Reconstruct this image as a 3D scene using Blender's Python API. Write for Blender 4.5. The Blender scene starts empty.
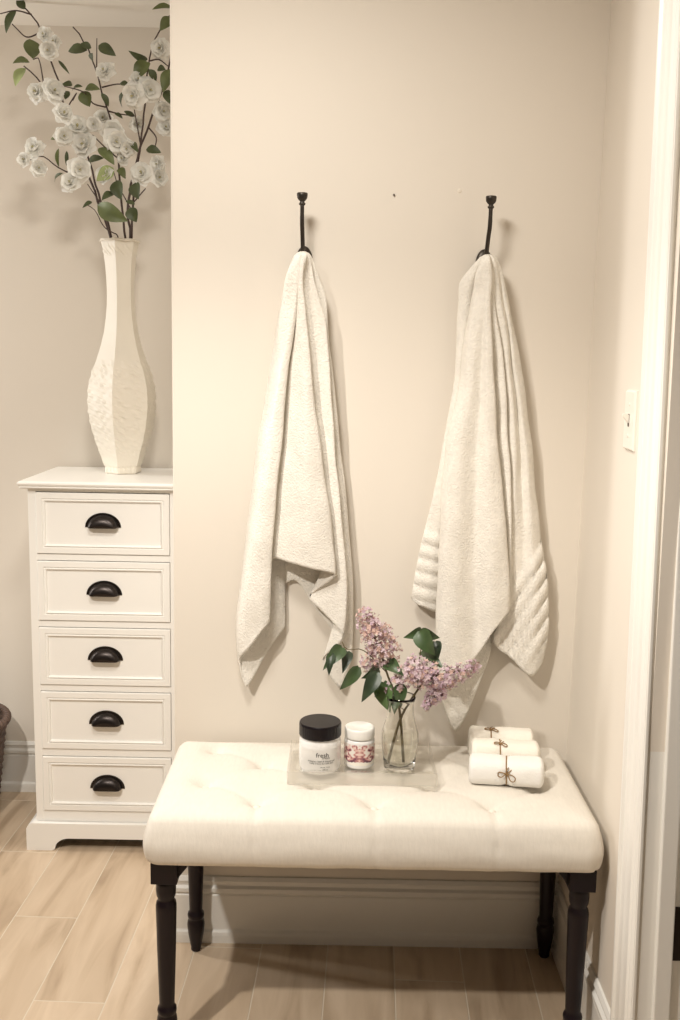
import bpy, bmesh, math, random
from mathutils import Vector, Matrix, noise
PI = math.pi
random.seed(7)
S = bpy.context.scene
C = S.collection

CAMD = 2.35656
CAMROT = [[0.99984, -0.017839, 0.00131], [0.003917, 0.146902, -0.989143], [0.017453, 0.98899, 0.146949]]
FLOOR_ROT, FLOOR_X0 = 0.03145, -0.01341
NAILP, SPACKP = (0.1060, 0, 1.8198), (0.2533, 0, 1.8310)
# ------------------------------------------------------------------ camera
cam_d = bpy.data.cameras.new('camera'); cam = bpy.data.objects.new('camera', cam_d); C.objects.link(cam)
cam_d.sensor_fit = 'VERTICAL'; cam_d.sensor_height = 36.0; cam_d.lens = 36.0 * 1010 / 1020
cam_d.clip_start = 0.05
cam.matrix_world = Matrix(((CAMROT[0][0], CAMROT[0][1], CAMROT[0][2], 0), (CAMROT[1][0], CAMROT[1][1], CAMROT[1][2], -CAMD),
                           (CAMROT[2][0], CAMROT[2][1], CAMROT[2][2], 1.45), (0, 0, 0, 1)))
S.camera = cam
S.view_settings.view_transform = 'Standard'; S.view_settings.look = 'None'
S.view_settings.gamma = 1.0; S.view_settings.use_curve_mapping = False
S.view_settings.exposure = 0.1

# ------------------------------------------------------------------ world and lights
w = bpy.data.worlds.new('world'); S.world = w; w.use_nodes = True
w.node_tree.nodes['Background'].inputs[0].default_value = (0.86, 0.9, 1.0, 1)
w.node_tree.nodes['Background'].inputs[1].default_value = 0.12

def area(name, loc, target, size, energy, color, shape='DISK', size_y=None):
    l = bpy.data.lights.new(name, 'AREA'); l.shape = shape; l.size = size
    if size_y: l.size_y = size_y
    l.energy = energy; l.color = color
    o = bpy.data.objects.new(name, l); C.objects.link(o); o.location = loc
    o.rotation_euler = (Vector(target) - Vector(loc)).to_track_quat('-Z', 'Y').to_euler()
    return o
def spot(name, loc, target, radius, energy, color, cone, blend):
    l = bpy.data.lights.new(name, 'SPOT'); l.shadow_soft_size = radius; l.spot_size = math.radians(cone); l.spot_blend = blend
    l.energy = energy; l.color = color
    o = bpy.data.objects.new(name, l); C.objects.link(o); o.location = loc
    o.rotation_euler = (Vector(target) - Vector(loc)).to_track_quat('-Z', 'Y').to_euler()
    return o
spot('ceiling_downlight', (-0.99, -1.62, 2.40), (-0.42, -0.98, 0.0), 0.040, 132, (1.0, 0.94, 0.86), 104, 0.5)
area('ceiling_lamp', (-0.30, -0.95, 2.40), (-0.30, -0.7, 0.0), 0.32, 19, (1.0, 0.95, 0.88))
area('vanity_light', (-2.25, 0.5, 1.6), (0.5, -0.9, 1.1), 0.20, 21, (1.0, 0.97, 0.93), 'RECTANGLE', 1.1)

# world coordinates (metres) of curves traced from image pixels and placed at estimated depths
TOWEL_LEFT = [[(-0.0965, -0.057, 1.6849), (-0.1001, -0.0442, 1.6789), (-0.1113, -0.0289, 1.6154), (-0.1198, -0.0186, 1.5156), (-0.1207, -0.0135, 1.3565), (-0.1259, -0.011, 1.1702), (-0.1311, -0.011, 0.9796), (-0.1301, -0.0122, 0.883), (-0.1297, -0.0135, 0.8173)], [(-0.0985, -0.057, 1.6848), (-0.1066, -0.0494, 1.6783), (-0.1221, -0.0391, 1.6255), (-0.1376, -0.0289, 1.5373), (-0.1483, -0.0238, 1.4225), (-0.1634, -0.0212, 1.2755), (-0.1764, -0.0199, 1.1234), (-0.187, -0.0199, 0.9563), (-0.1957, -0.0212, 0.8352), (-0.1784, -0.0225, 0.745)], [(-0.0998, -0.057, 1.6848), (-0.1108, -0.0545, 1.6777), (-0.1273, -0.0481, 1.6313), (-0.1418, -0.0391, 1.5657), (-0.1529, -0.034, 1.5079), (-0.1668, -0.0302, 1.4222), (-0.181, -0.0276, 1.3171), (-0.189, -0.0276, 1.2756), (-0.2039, -0.0276, 1.1638), (-0.2184, -0.0289, 1.0269), (-0.235, -0.0289, 0.8851), (-0.2388, -0.0289, 0.7827), (-0.2304, -0.0276, 0.7185), (-0.2183, -0.0276, 0.6716)], [(-0.1005, -0.057, 1.6848), (-0.1127, -0.0609, 1.6771), (-0.1292, -0.0545, 1.6307), (-0.1436, -0.0455, 1.5653), (-0.1548, -0.0404, 1.5077), (-0.1687, -0.0366, 1.4223), (-0.1828, -0.034, 1.3174), (-0.1908, -0.034, 1.276), (-0.2057, -0.034, 1.1645), (-0.2201, -0.0353, 1.028), (-0.2367, -0.0353, 0.8866), (-0.2405, -0.0353, 0.7845), (-0.2343, -0.0366, 0.7409)], [(-0.0992, -0.057, 1.6848), (-0.1076, -0.0737, 1.6759), (-0.1276, -0.0826, 1.6285), (-0.1367, -0.0737, 1.564), (-0.1425, -0.0686, 1.5071), (-0.1509, -0.0647, 1.4229), (-0.1647, -0.0622, 1.3193), (-0.1726, -0.0622, 1.2784), (-0.1872, -0.0622, 1.1683), (-0.2013, -0.0634, 1.0335), (-0.2176, -0.0634, 0.8937), (-0.2156, -0.0609, 0.8091), (-0.2156, -0.0596, 0.7725)], [(-0.0978, -0.057, 1.6848), (-0.1029, -0.0801, 1.6753), (-0.1045, -0.0826, 1.6289), (-0.1126, -0.0826, 1.5639), (-0.1235, -0.0814, 1.4962), (-0.1381, -0.0801, 1.4299), (-0.1516, -0.0775, 1.3384), (-0.1557, -0.0762, 1.2797), (-0.1677, -0.0762, 1.152), (-0.1751, -0.075, 1.0477), (-0.1795, -0.075, 0.9492), (-0.182, -0.0737, 0.8373), (-0.1819, -0.0737, 0.8205)], [(-0.0965, -0.057, 1.6849), (-0.0984, -0.0826, 1.6751), (-0.1047, -0.0775, 1.6293), (-0.1084, -0.0775, 1.5643), (-0.1149, -0.0762, 1.4965), (-0.125, -0.075, 1.4301), (-0.1339, -0.0724, 1.3384), (-0.1379, -0.0711, 1.2797), (-0.1498, -0.0711, 1.1517), (-0.1571, -0.0698, 1.0471), (-0.1614, -0.0698, 0.9484), (-0.1633, -0.0673, 0.8574), (-0.164, -0.066, 0.8451)], [(-0.0965, -0.057, 1.6849), (-0.0988, -0.075, 1.6759), (-0.1065, -0.0391, 1.6323), (-0.1136, -0.0391, 1.5661), (-0.1235, -0.0391, 1.4971), (-0.1372, -0.0391, 1.4296), (-0.1496, -0.0391, 1.3366), (-0.1536, -0.0391, 1.277), (-0.1658, -0.0391, 1.1472), (-0.1732, -0.0391, 1.0414), (-0.1713, -0.0366, 0.9122)], [(-0.0959, -0.057, 1.6849), (-0.0963, -0.0801, 1.6754), (-0.1047, -0.0775, 1.6293), (-0.1071, -0.0714, 1.5646), (-0.1122, -0.0641, 1.4968), (-0.121, -0.0567, 1.43), (-0.1303, -0.0481, 1.3373), (-0.1344, -0.0468, 1.2779), (-0.1463, -0.0468, 1.1486), (-0.1536, -0.0455, 1.0429), (-0.1571, -0.0468, 0.9899)], [(-0.0952, -0.057, 1.6849), (-0.0939, -0.0852, 1.675), (-0.0987, -0.0865, 1.6223), (-0.0993, -0.0826, 1.5577), (-0.1032, -0.075, 1.4813), (-0.1069, -0.0673, 1.3813), (-0.1104, -0.0647, 1.2797), (-0.1137, -0.0634, 1.1536), (-0.1173, -0.0634, 1.0607), (-0.1188, -0.0647, 0.9847)], [(-0.0945, -0.057, 1.6849), (-0.0917, -0.0852, 1.675), (-0.0954, -0.0865, 1.6223), (-0.0926, -0.0839, 1.5577), (-0.0895, -0.0826, 1.4814), (-0.0838, -0.0826, 1.3821), (-0.0803, -0.0826, 1.2815), (-0.0742, -0.0814, 1.1566), (-0.0662, -0.0814, 1.0647), (-0.0627, -0.0801, 0.9736)], [(-0.0932, -0.057, 1.6849), (-0.0875, -0.0826, 1.6753), (-0.0957, -0.0826, 1.6291), (-0.0906, -0.0826, 1.5752), (-0.0807, -0.0801, 1.486), (-0.0681, -0.0775, 1.3676), (-0.0562, -0.075, 1.2814), (-0.0392, -0.0724, 1.1722), (-0.0254, -0.0711, 1.0799), (-0.0149, -0.0698, 1.0005), (-0.0119, -0.0698, 0.9582)], [(-0.0932, -0.057, 1.6849), (-0.0879, -0.0724, 1.6763), (-0.1023, -0.0826, 1.6289), (-0.0976, -0.0741, 1.5755), (-0.0881, -0.063, 1.4862), (-0.0757, -0.0519, 1.3665), (-0.0636, -0.0494, 1.2794), (-0.0465, -0.0468, 1.1689), (-0.0327, -0.0455, 1.0757), (-0.0221, -0.0442, 0.9954), (-0.0425, -0.0442, 0.9593), (-0.07, -0.0366, 0.8972)], [(-0.0925, -0.057, 1.6849), (-0.0857, -0.0698, 1.6766), (-0.0809, -0.0622, 1.6244), (-0.0715, -0.057, 1.5769), (-0.0596, -0.0532, 1.5156), (-0.0507, -0.0506, 1.366), (-0.0403, -0.0494, 1.2798), (-0.0265, -0.0494, 1.1301), (-0.0154, -0.0494, 1.0131), (-0.0161, -0.0481, 0.9177), (-0.0411, -0.0455, 0.8662)], [(-0.0912, -0.057, 1.6849), (-0.0816, -0.0622, 1.6775), (-0.072, -0.0647, 1.6244), (-0.058, -0.0622, 1.5769), (-0.0424, -0.0583, 1.5312), (-0.0354, -0.057, 1.4538), (-0.028, -0.0558, 1.3666), (-0.0209, -0.0545, 1.2805), (-0.0138, -0.0545, 1.2005), (0.0049, -0.0545, 1.0473), (0.0137, -0.0545, 0.9483), (0.013, -0.0545, 0.8598), (0.0093, -0.0545, 0.8067)], [(-0.0912, -0.057, 1.6849), (-0.0819, -0.0545, 1.6782), (-0.0816, -0.0442, 1.6258), (-0.0675, -0.0417, 1.5778), (-0.0519, -0.0378, 1.5318), (-0.0448, -0.0366, 1.4537), (-0.0373, -0.0353, 1.3657), (-0.0303, -0.034, 1.2789), (-0.0232, -0.034, 1.1981), (-0.0043, -0.034, 1.0436), (0.0044, -0.034, 0.9436), (-0.0125, -0.0327, 0.8295), (-0.0373, -0.0302, 0.7426)], [(-0.0905, -0.057, 1.685), (-0.0798, -0.0494, 1.6788), (-0.0614, -0.0442, 1.6283), (-0.0475, -0.0417, 1.5945), (-0.0399, -0.0391, 1.5342), (-0.033, -0.0366, 1.4651), (-0.02, -0.034, 1.3659), (-0.0107, -0.0314, 1.279), (0.0028, -0.0289, 1.1677), (0.0179, -0.0263, 1.0426), (0.0273, -0.0238, 0.9418), (0.025, -0.0238, 0.8522), (0.0269, -0.0238, 0.7542), (0.0158, -0.0238, 0.7045), (0.0056, -0.025, 0.6725)], [(-0.0912, -0.057, 1.6849), (-0.0822, -0.0442, 1.6792), (-0.0663, -0.0314, 1.6292), (-0.0523, -0.0289, 1.5952), (-0.0447, -0.0263, 1.5346), (-0.0377, -0.0238, 1.4651), (-0.0247, -0.0212, 1.3654), (-0.0154, -0.0186, 1.278), (-0.0019, -0.0161, 1.166), (0.0133, -0.0135, 1.0403), (0.0227, -0.011, 0.9389), (0.0204, -0.011, 0.8488), (0.0124, -0.0097, 0.7621)], [(-0.0932, -0.057, 1.6849), (-0.089, -0.0417, 1.6794), (-0.0842, -0.0289, 1.6159), (-0.0743, -0.0161, 1.5164), (-0.0631, -0.009, 1.3574), (-0.0535, -0.009, 1.1713), (-0.0484, -0.009, 0.9807), (-0.0521, -0.009, 0.908), (-0.061, -0.009, 0.8688)], [(-0.0952, -0.057, 1.6849), (-0.0957, -0.0417, 1.6793), (-0.0955, -0.0289, 1.6157), (-0.0948, -0.0161, 1.5161), (-0.0955, -0.009, 1.3568), (-0.0979, -0.009, 1.1705), (-0.101, -0.009, 1.0279), (-0.107, -0.009, 0.9313)], [(-0.0965, -0.057, 1.6849), (-0.1002, -0.0417, 1.6792), (-0.1045, -0.0289, 1.6155), (-0.1085, -0.0161, 1.5159), (-0.1163, -0.009, 1.3564), (-0.1283, -0.009, 1.17), (-0.1411, -0.009, 1.0271), (-0.1543, -0.009, 0.9061)]]
TOWEL_RIGHT = [[(0.3131, -0.057, 1.6854), (0.3108, -0.0417, 1.6797), (0.2994, -0.0225, 1.634), (0.2925, -0.0135, 1.5453), (0.2912, -0.009, 1.4095), (0.2869, -0.009, 1.271), (0.2802, -0.009, 1.1301), (0.2734, -0.009, 0.9866), (0.2685, -0.009, 0.8504)], [(0.3105, -0.057, 1.6853), (0.3012, -0.0468, 1.679), (0.2786, -0.0238, 1.6435), (0.2686, -0.0186, 1.6238), (0.268, -0.0161, 1.5851), (0.2654, -0.0135, 1.5381), (0.2649, -0.0135, 1.4592), (0.2626, -0.0135, 1.4068), (0.2511, -0.0135, 1.3124), (0.2446, -0.0135, 1.2706), (0.2282, -0.0135, 1.1651), (0.2098, -0.0135, 1.0725), (0.1903, -0.0135, 0.9836), (0.1833, -0.0122, 0.9009)], [(0.3098, -0.057, 1.6853), (0.298, -0.0545, 1.6782), (0.2703, -0.0366, 1.6423), (0.2604, -0.0314, 1.6227), (0.2598, -0.0289, 1.5842), (0.2571, -0.0263, 1.5375), (0.2567, -0.0263, 1.459), (0.2543, -0.0263, 1.4069), (0.2428, -0.0263, 1.3131), (0.2363, -0.0263, 1.2715), (0.22, -0.0263, 1.1666), (0.2017, -0.0263, 1.0744), (0.1823, -0.0263, 0.986), (0.1697, -0.0276, 0.8946)], [(0.3111, -0.057, 1.6853), (0.3021, -0.057, 1.678), (0.2851, -0.0468, 1.6319), (0.2764, -0.0391, 1.5883), (0.2686, -0.0366, 1.4995), (0.2629, -0.0353, 1.4072), (0.2526, -0.0353, 1.3069), (0.2408, -0.0353, 1.1797), (0.2221, -0.0353, 1.0384), (0.2063, -0.0353, 0.9428), (0.1989, -0.0353, 0.8777)], [(0.3124, -0.057, 1.6853), (0.3075, -0.0494, 1.6789), (0.3172, -0.0212, 1.6454), (0.3119, -0.0212, 1.6077), (0.2953, -0.0212, 1.5048), (0.2891, -0.0212, 1.4242), (0.2782, -0.0212, 1.3433), (0.2659, -0.0212, 1.2739), (0.2561, -0.0212, 1.1525), (0.2544, -0.0212, 1.0234), (0.2554, -0.0199, 0.853)], [(0.3151, -0.057, 1.6854), (0.3164, -0.0494, 1.679), (0.3125, -0.0289, 1.6227), (0.3086, -0.0186, 1.523), (0.3104, -0.0161, 1.3642), (0.3173, -0.0161, 1.1788), (0.3339, -0.0161, 0.9891), (0.35, -0.0186, 0.869), (0.3594, -0.0212, 0.8014)], [(0.3138, -0.057, 1.6854), (0.3113, -0.0545, 1.6784), (0.3047, -0.0366, 1.622), (0.2985, -0.0263, 1.5226), (0.2956, -0.0238, 1.3643), (0.2954, -0.0238, 1.1793), (0.3044, -0.025, 0.9904), (0.3246, -0.0263, 0.8218), (0.3398, -0.0276, 0.6994)], [(0.3124, -0.057, 1.6853), (0.3065, -0.057, 1.6781), (0.2973, -0.0417, 1.6215), (0.284, -0.034, 1.5221), (0.2717, -0.0314, 1.3642), (0.2595, -0.0327, 1.1797), (0.2541, -0.034, 0.9912), (0.2558, -0.034, 0.7982), (0.2679, -0.034, 0.6506), (0.2839, -0.034, 0.5734)], [(0.3111, -0.057, 1.6853), (0.3011, -0.0647, 1.6773), (0.2927, -0.0545, 1.6423), (0.288, -0.0494, 1.6055), (0.2718, -0.0468, 1.5038), (0.2656, -0.0468, 1.4242), (0.2547, -0.0468, 1.3441), (0.2423, -0.0481, 1.2756), (0.2322, -0.0506, 1.1559), (0.2302, -0.0519, 1.0286), (0.2273, -0.0519, 0.8991), (0.2299, -0.0519, 0.781), (0.2354, -0.0519, 0.7176), (0.244, -0.0506, 0.6756)], [(0.3118, -0.057, 1.6853), (0.3023, -0.0724, 1.6766), (0.2901, -0.075, 1.6406), (0.2899, -0.0698, 1.6042), (0.2783, -0.0673, 1.5035), (0.2767, -0.0673, 1.4246), (0.266, -0.0673, 1.3452), (0.2537, -0.0686, 1.2774), (0.2438, -0.0711, 1.1587), (0.2419, -0.0724, 1.0326), (0.2392, -0.0724, 0.9043), (0.2418, -0.0724, 0.7872), (0.2555, -0.0698, 0.697)], [(0.3131, -0.057, 1.6854), (0.3056, -0.0801, 1.6759), (0.3048, -0.0801, 1.6404), (0.3023, -0.0762, 1.604), (0.2933, -0.0724, 1.5036), (0.2897, -0.0711, 1.424), (0.2813, -0.0711, 1.3457), (0.2724, -0.0724, 1.2757), (0.2671, -0.075, 1.1596), (0.2667, -0.0762, 1.0349), (0.2688, -0.0762, 0.9057), (0.2721, -0.0762, 0.8105), (0.2821, -0.075, 0.7283)], [(0.3144, -0.057, 1.6854), (0.3097, -0.0826, 1.6757), (0.3111, -0.0826, 1.6403), (0.3093, -0.0788, 1.5866), (0.309, -0.0711, 1.5039), (0.3083, -0.066, 1.4243), (0.3071, -0.0634, 1.3458), (0.3054, -0.0622, 1.2755), (0.3053, -0.0609, 1.1585), (0.3077, -0.0609, 1.0329), (0.3123, -0.0622, 0.9031), (0.3174, -0.0634, 0.7617)], [(0.3151, -0.057, 1.6854), (0.3115, -0.0852, 1.6755), (0.3151, -0.0852, 1.6402), (0.313, -0.0839, 1.5864), (0.3164, -0.0826, 1.5038), (0.3196, -0.0814, 1.4247), (0.3228, -0.0801, 1.3469), (0.3278, -0.0801, 1.2773), (0.3346, -0.0801, 1.1615), (0.344, -0.0801, 1.0371), (0.3516, -0.0788, 0.9079), (0.3549, -0.0775, 0.8291)], [(0.3158, -0.057, 1.6854), (0.3137, -0.0852, 1.6755), (0.3209, -0.0826, 1.6405), (0.3194, -0.0814, 1.5823), (0.3252, -0.0801, 1.515), (0.3306, -0.0788, 1.437), (0.3424, -0.0762, 1.347), (0.3495, -0.0737, 1.2772), (0.3655, -0.0711, 1.1609), (0.3801, -0.0698, 1.0568), (0.3896, -0.0686, 0.9488), (0.3916, -0.0673, 0.8796)], [(0.3164, -0.057, 1.6854), (0.3177, -0.0724, 1.6768), (0.31, -0.0826, 1.6403), (0.3096, -0.0724, 1.5826), (0.3165, -0.0622, 1.5153), (0.3233, -0.0519, 1.4367), (0.3351, -0.0494, 1.3456), (0.3422, -0.0468, 1.275), (0.3583, -0.0442, 1.1573), (0.3729, -0.043, 1.052), (0.3825, -0.0417, 0.9427), (0.3772, -0.0417, 0.8705)], [(0.3164, -0.057, 1.6854), (0.318, -0.0698, 1.6771), (0.3261, -0.0698, 1.6416), (0.331, -0.0673, 1.5833), (0.3455, -0.066, 1.5047), (0.3622, -0.0647, 1.4029), (0.373, -0.0622, 1.2881), (0.3877, -0.0609, 1.16), (0.393, -0.0583, 1.0457), (0.3949, -0.057, 0.9511), (0.3962, -0.0558, 0.896)], [(0.3171, -0.057, 1.6854), (0.321, -0.0647, 1.6776), (0.3172, -0.0698, 1.6415), (0.3231, -0.06, 1.5836), (0.3387, -0.0515, 1.5049), (0.3565, -0.043, 1.4023), (0.3674, -0.0404, 1.2864), (0.3821, -0.0391, 1.1571), (0.3874, -0.0366, 1.0417), (0.3892, -0.0353, 0.9462), (0.3901, -0.034, 0.8736)], [(0.3184, -0.057, 1.6855), (0.325, -0.0673, 1.6774), (0.3357, -0.0647, 1.6422), (0.3449, -0.0622, 1.5882), (0.3594, -0.0596, 1.5161), (0.3758, -0.057, 1.4029), (0.3902, -0.0545, 1.2878), (0.3986, -0.0506, 1.1589), (0.3975, -0.0455, 1.0435), (0.3868, -0.0417, 0.9236), (0.3717, -0.0404, 0.8386), (0.3638, -0.0404, 0.7996)], [(0.3191, -0.057, 1.6855), (0.3276, -0.0647, 1.6777), (0.3412, -0.057, 1.6429), (0.3535, -0.0494, 1.5891), (0.3686, -0.0442, 1.5167), (0.3876, -0.0404, 1.4028), (0.4045, -0.0378, 1.2868), (0.417, -0.0378, 1.1575), (0.4242, -0.0391, 1.0428), (0.4222, -0.0404, 0.9239), (0.412, -0.0417, 0.8276), (0.4053, -0.0417, 0.7617)], [(0.3198, -0.057, 1.6855), (0.3305, -0.0596, 1.6783), (0.3448, -0.0545, 1.6454), (0.3571, -0.0519, 1.5999), (0.3702, -0.0506, 1.5342), (0.3929, -0.0494, 1.4031), (0.4141, -0.0481, 1.2878), (0.4315, -0.0468, 1.159), (0.4442, -0.0468, 1.0327), (0.455, -0.0455, 0.9018), (0.4579, -0.0442, 0.7927), (0.4583, -0.043, 0.7165)], [(0.3204, -0.057, 1.6855), (0.3335, -0.0545, 1.6788), (0.3486, -0.0519, 1.6457), (0.3628, -0.0442, 1.6014), (0.3749, -0.0391, 1.5458), (0.3914, -0.0366, 1.4891), (0.4064, -0.034, 1.4149), (0.4188, -0.0327, 1.3463), (0.4314, -0.0314, 1.2753), (0.4436, -0.0314, 1.1931), (0.4585, -0.0314, 1.087), (0.4659, -0.0314, 1.0291), (0.4792, -0.0314, 0.9638), (0.4887, -0.0302, 0.8987), (0.492, -0.0289, 0.8085), (0.4862, -0.0289, 0.7569)], [(0.3191, -0.057, 1.6855), (0.3301, -0.0468, 1.6795), (0.3445, -0.034, 1.6471), (0.3588, -0.0263, 1.6025), (0.371, -0.0212, 1.5464), (0.3875, -0.0186, 1.4893), (0.4026, -0.0161, 1.4145), (0.4151, -0.0148, 1.3454), (0.4278, -0.0135, 1.2739), (0.4401, -0.0135, 1.191), (0.455, -0.0135, 1.0841), (0.4624, -0.0135, 1.0257), (0.4758, -0.0135, 0.9599), (0.474, -0.009, 0.8444)], [(0.3178, -0.057, 1.6854), (0.3264, -0.0417, 1.6799), (0.3399, -0.0263, 1.6234), (0.3595, -0.0135, 1.524), (0.3806, -0.009, 1.3652), (0.4024, -0.009, 1.1795), (0.42, -0.009, 0.9893), (0.4268, -0.009, 0.8313)], [(0.3151, -0.057, 1.6854), (0.3175, -0.0417, 1.6798), (0.3245, -0.0238, 1.6233), (0.3346, -0.0122, 1.5236), (0.3436, -0.009, 1.3645), (0.3557, -0.009, 1.1786), (0.3656, -0.009, 0.9883), (0.3729, -0.009, 0.867)]]
RIBS = [(0.184, 1.0637, -0.2259, -0.9741, 0.1727), (0.4649, 1.0357, 0.8434, -0.5374, 0.1442), (0.3551, 0.8003, 0.8914, -0.4532, 0.0409)]
BRANCHES = [([(-0.6822, 0.63, 1.781), (-0.6988, 0.62, 1.8714), (-0.7317, 0.61, 1.9997), (-0.761, 0.6, 2.083), (-0.8126, 0.59, 2.1365), (-0.856, 0.58, 2.1963), (-0.8814, 0.57, 2.2266), (-0.8958, 0.57, 2.2347)], 0.0042), ([(-0.6952, 0.66, 1.7842), (-0.7194, 0.66, 1.8917), (-0.7522, 0.66, 1.9796), (-0.799, 0.66, 2.1027), (-0.8251, 0.66, 2.2175), (-0.8441, 0.66, 2.2708), (-0.8755, 0.66, 2.3624), (-0.8971, 0.66, 2.3937), (-0.9188, 0.66, 2.418), (-0.9406, 0.66, 2.4351), (-0.9623, 0.66, 2.4558)], 0.0042), ([(-0.6449, 0.62, 1.7805), (-0.6433, 0.61, 1.9), (-0.6449, 0.6, 1.9993), (-0.6607, 0.6, 2.0847), (-0.6783, 0.6, 2.141), (-0.6992, 0.6, 2.2181), (-0.7236, 0.6, 2.2875), (-0.745, 0.6, 2.3219), (-0.765, 0.6, 2.3471)], 0.004), ([(-0.6382, 0.66, 1.7852), (-0.636, 0.67, 1.8798), (-0.6072, 0.68, 2.0151), (-0.5756, 0.68, 2.1036), (-0.5522, 0.68, 2.1621), (-0.5322, 0.69, 2.2156), (-0.5127, 0.7, 2.3053), (-0.5044, 0.7, 2.4128)], 0.0046), ([(-0.6161, 0.62, 1.781), (-0.61, 0.61, 1.8569), (-0.6009, 0.6, 1.9353), (-0.5829, 0.59, 2.027), (-0.5649, 0.58, 2.1382), (-0.555, 0.58, 2.243), (-0.536, 0.58, 2.3124), (-0.4955, 0.58, 2.3748)], 0.004), ([(-0.6655, 0.6, 1.7778), (-0.6853, 0.59, 1.8092), (-0.7095, 0.57, 1.8568), (-0.7254, 0.56, 1.868)], 0.0026)]
TWIGS = [(0, [(-0.7454, 0.6, 1.9329), (-0.7771, 0.6, 1.954), (-0.8165, 0.59, 1.9731), (-0.8538, 0.58, 1.9991), (-0.8919, 0.57, 1.9838)]), (0, [(-0.7973, 0.6, 2.1179), (-0.7591, 0.6, 2.175), (-0.7706, 0.6, 2.1536)]), (0, [(-0.6987, 0.62, 1.8751), (-0.7342, 0.6, 1.9295)]), (0, [(-0.8451, 0.58, 2.193), (-0.8551, 0.57, 2.256), (-0.8698, 0.57, 2.2524)]), (1, [(-0.897, 0.66, 2.3973), (-0.9383, 0.65, 2.4039), (-0.98, 0.64, 2.3916)]), (1, [(-0.8759, 0.66, 2.3483), (-0.9136, 0.66, 2.3371), (-0.9397, 0.65, 2.3583), (-0.9506, 0.65, 2.3686)]), (2, [(-0.6784, 0.6, 2.1375), (-0.7128, 0.59, 2.1451), (-0.7319, 0.58, 2.1704), (-0.7902, 0.58, 2.1869)]), (2, [(-0.7025, 0.6, 2.2355), (-0.7003, 0.6, 2.3191)]), (2, [(-0.6886, 0.6, 2.1902), (-0.6478, 0.6, 2.1993), (-0.6183, 0.6, 2.1984)]), (2, [(-0.6711, 0.6, 2.127), (-0.6416, 0.6, 2.1204), (-0.6009, 0.6, 2.1155)]), (3, [(-0.5756, 0.68, 2.1036), (-0.553, 0.68, 2.0747), (-0.5553, 0.67, 2.0434)]), (3, [(-0.5405, 0.68, 2.1985), (-0.5739, 0.68, 2.2628), (-0.6038, 0.68, 2.2946)]), (3, [(-0.62, 0.66, 1.886), (-0.5793, 0.65, 1.9279)]), (4, [(-0.6032, 0.6, 1.9353), (-0.5709, 0.59, 1.97)]), (4, [(-0.5812, 0.59, 2.0412), (-0.5965, 0.58, 2.1376), (-0.5998, 0.58, 2.1656)]), (4, [(-0.5512, 0.58, 2.2569), (-0.5256, 0.58, 2.2608), (-0.5001, 0.58, 2.2439)]), (4, [(-0.61, 0.61, 1.8569), (-0.6518, 0.6, 1.9345)]), (2, [(-0.6449, 0.6, 1.9993), (-0.6779, 0.59, 2.0254), (-0.712, 0.58, 2.0583)]), (2, [(-0.6433, 0.61, 1.9), (-0.6566, 0.59, 1.9614)])]
BLOSSOMS = [(0, (-0.8295, 0.5494, 2.3122), 0.0191), (0, (-0.8203, 0.5441, 2.2699), 0.0227), (0, (-0.857, 0.5558, 2.1623), 0.0249), (0, (-0.8083, 0.5462, 2.1656), 0.0293), (0, (-0.7819, 0.5427, 2.1049), 0.0249), (0, (-0.7868, 0.5561, 2.0485), 0.0249), (0, (-0.7535, 0.5767, 2.0766), 0.0293), (0, (-0.7327, 0.572, 2.028), 0.0308), (0, (-0.8705, 0.5706, 2.0169), 0.0264), (0, (-0.8949, 0.5489, 1.9833), 0.0176), (0, (-0.8603, 0.5615, 1.9636), 0.022), (0, (-0.7434, 0.5511, 1.9601), 0.0293), (0, (-0.7688, 0.5469, 1.9236), 0.0235), (2, (-0.6663, 0.5542, 2.2203), 0.0249), (4, (-0.5898, 0.5486, 2.1566), 0.0293), (4, (-0.5514, 0.5771, 2.1797), 0.0293), (4, (-0.5833, 0.5732, 2.206), 0.0191), (4, (-0.5181, 0.5723, 2.2884), 0.0264), (2, (-0.6568, 0.582, 2.0702), 0.0264), (2, (-0.6438, 0.5577, 2.0371), 0.0293), (2, (-0.6127, 0.5624, 2.0196), 0.022), (2, (-0.6269, 0.5751, 1.9949), 0.0176), (4, (-0.5744, 0.5693, 1.9556), 0.0293), (3, (-0.5501, 0.6942, 2.0054), 0.022), (3, (-0.5491, 0.6952, 1.9655), 0.0235), (3, (-0.5304, 0.6635, 2.1441), 0.0249), (3, (-0.5245, 0.6842, 2.1039), 0.0235), (5, (-0.6752, 0.5669, 1.9499), 0.0235), (3, (-0.6061, 0.6802, 2.1104), 0.0205), (1, (-0.7066, 0.6871, 2.1249), 0.0249), (2, (-0.7051, 0.5689, 2.0842), 0.0191), (1, (-0.8418, 0.6836, 2.331), 0.0176)]
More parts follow.
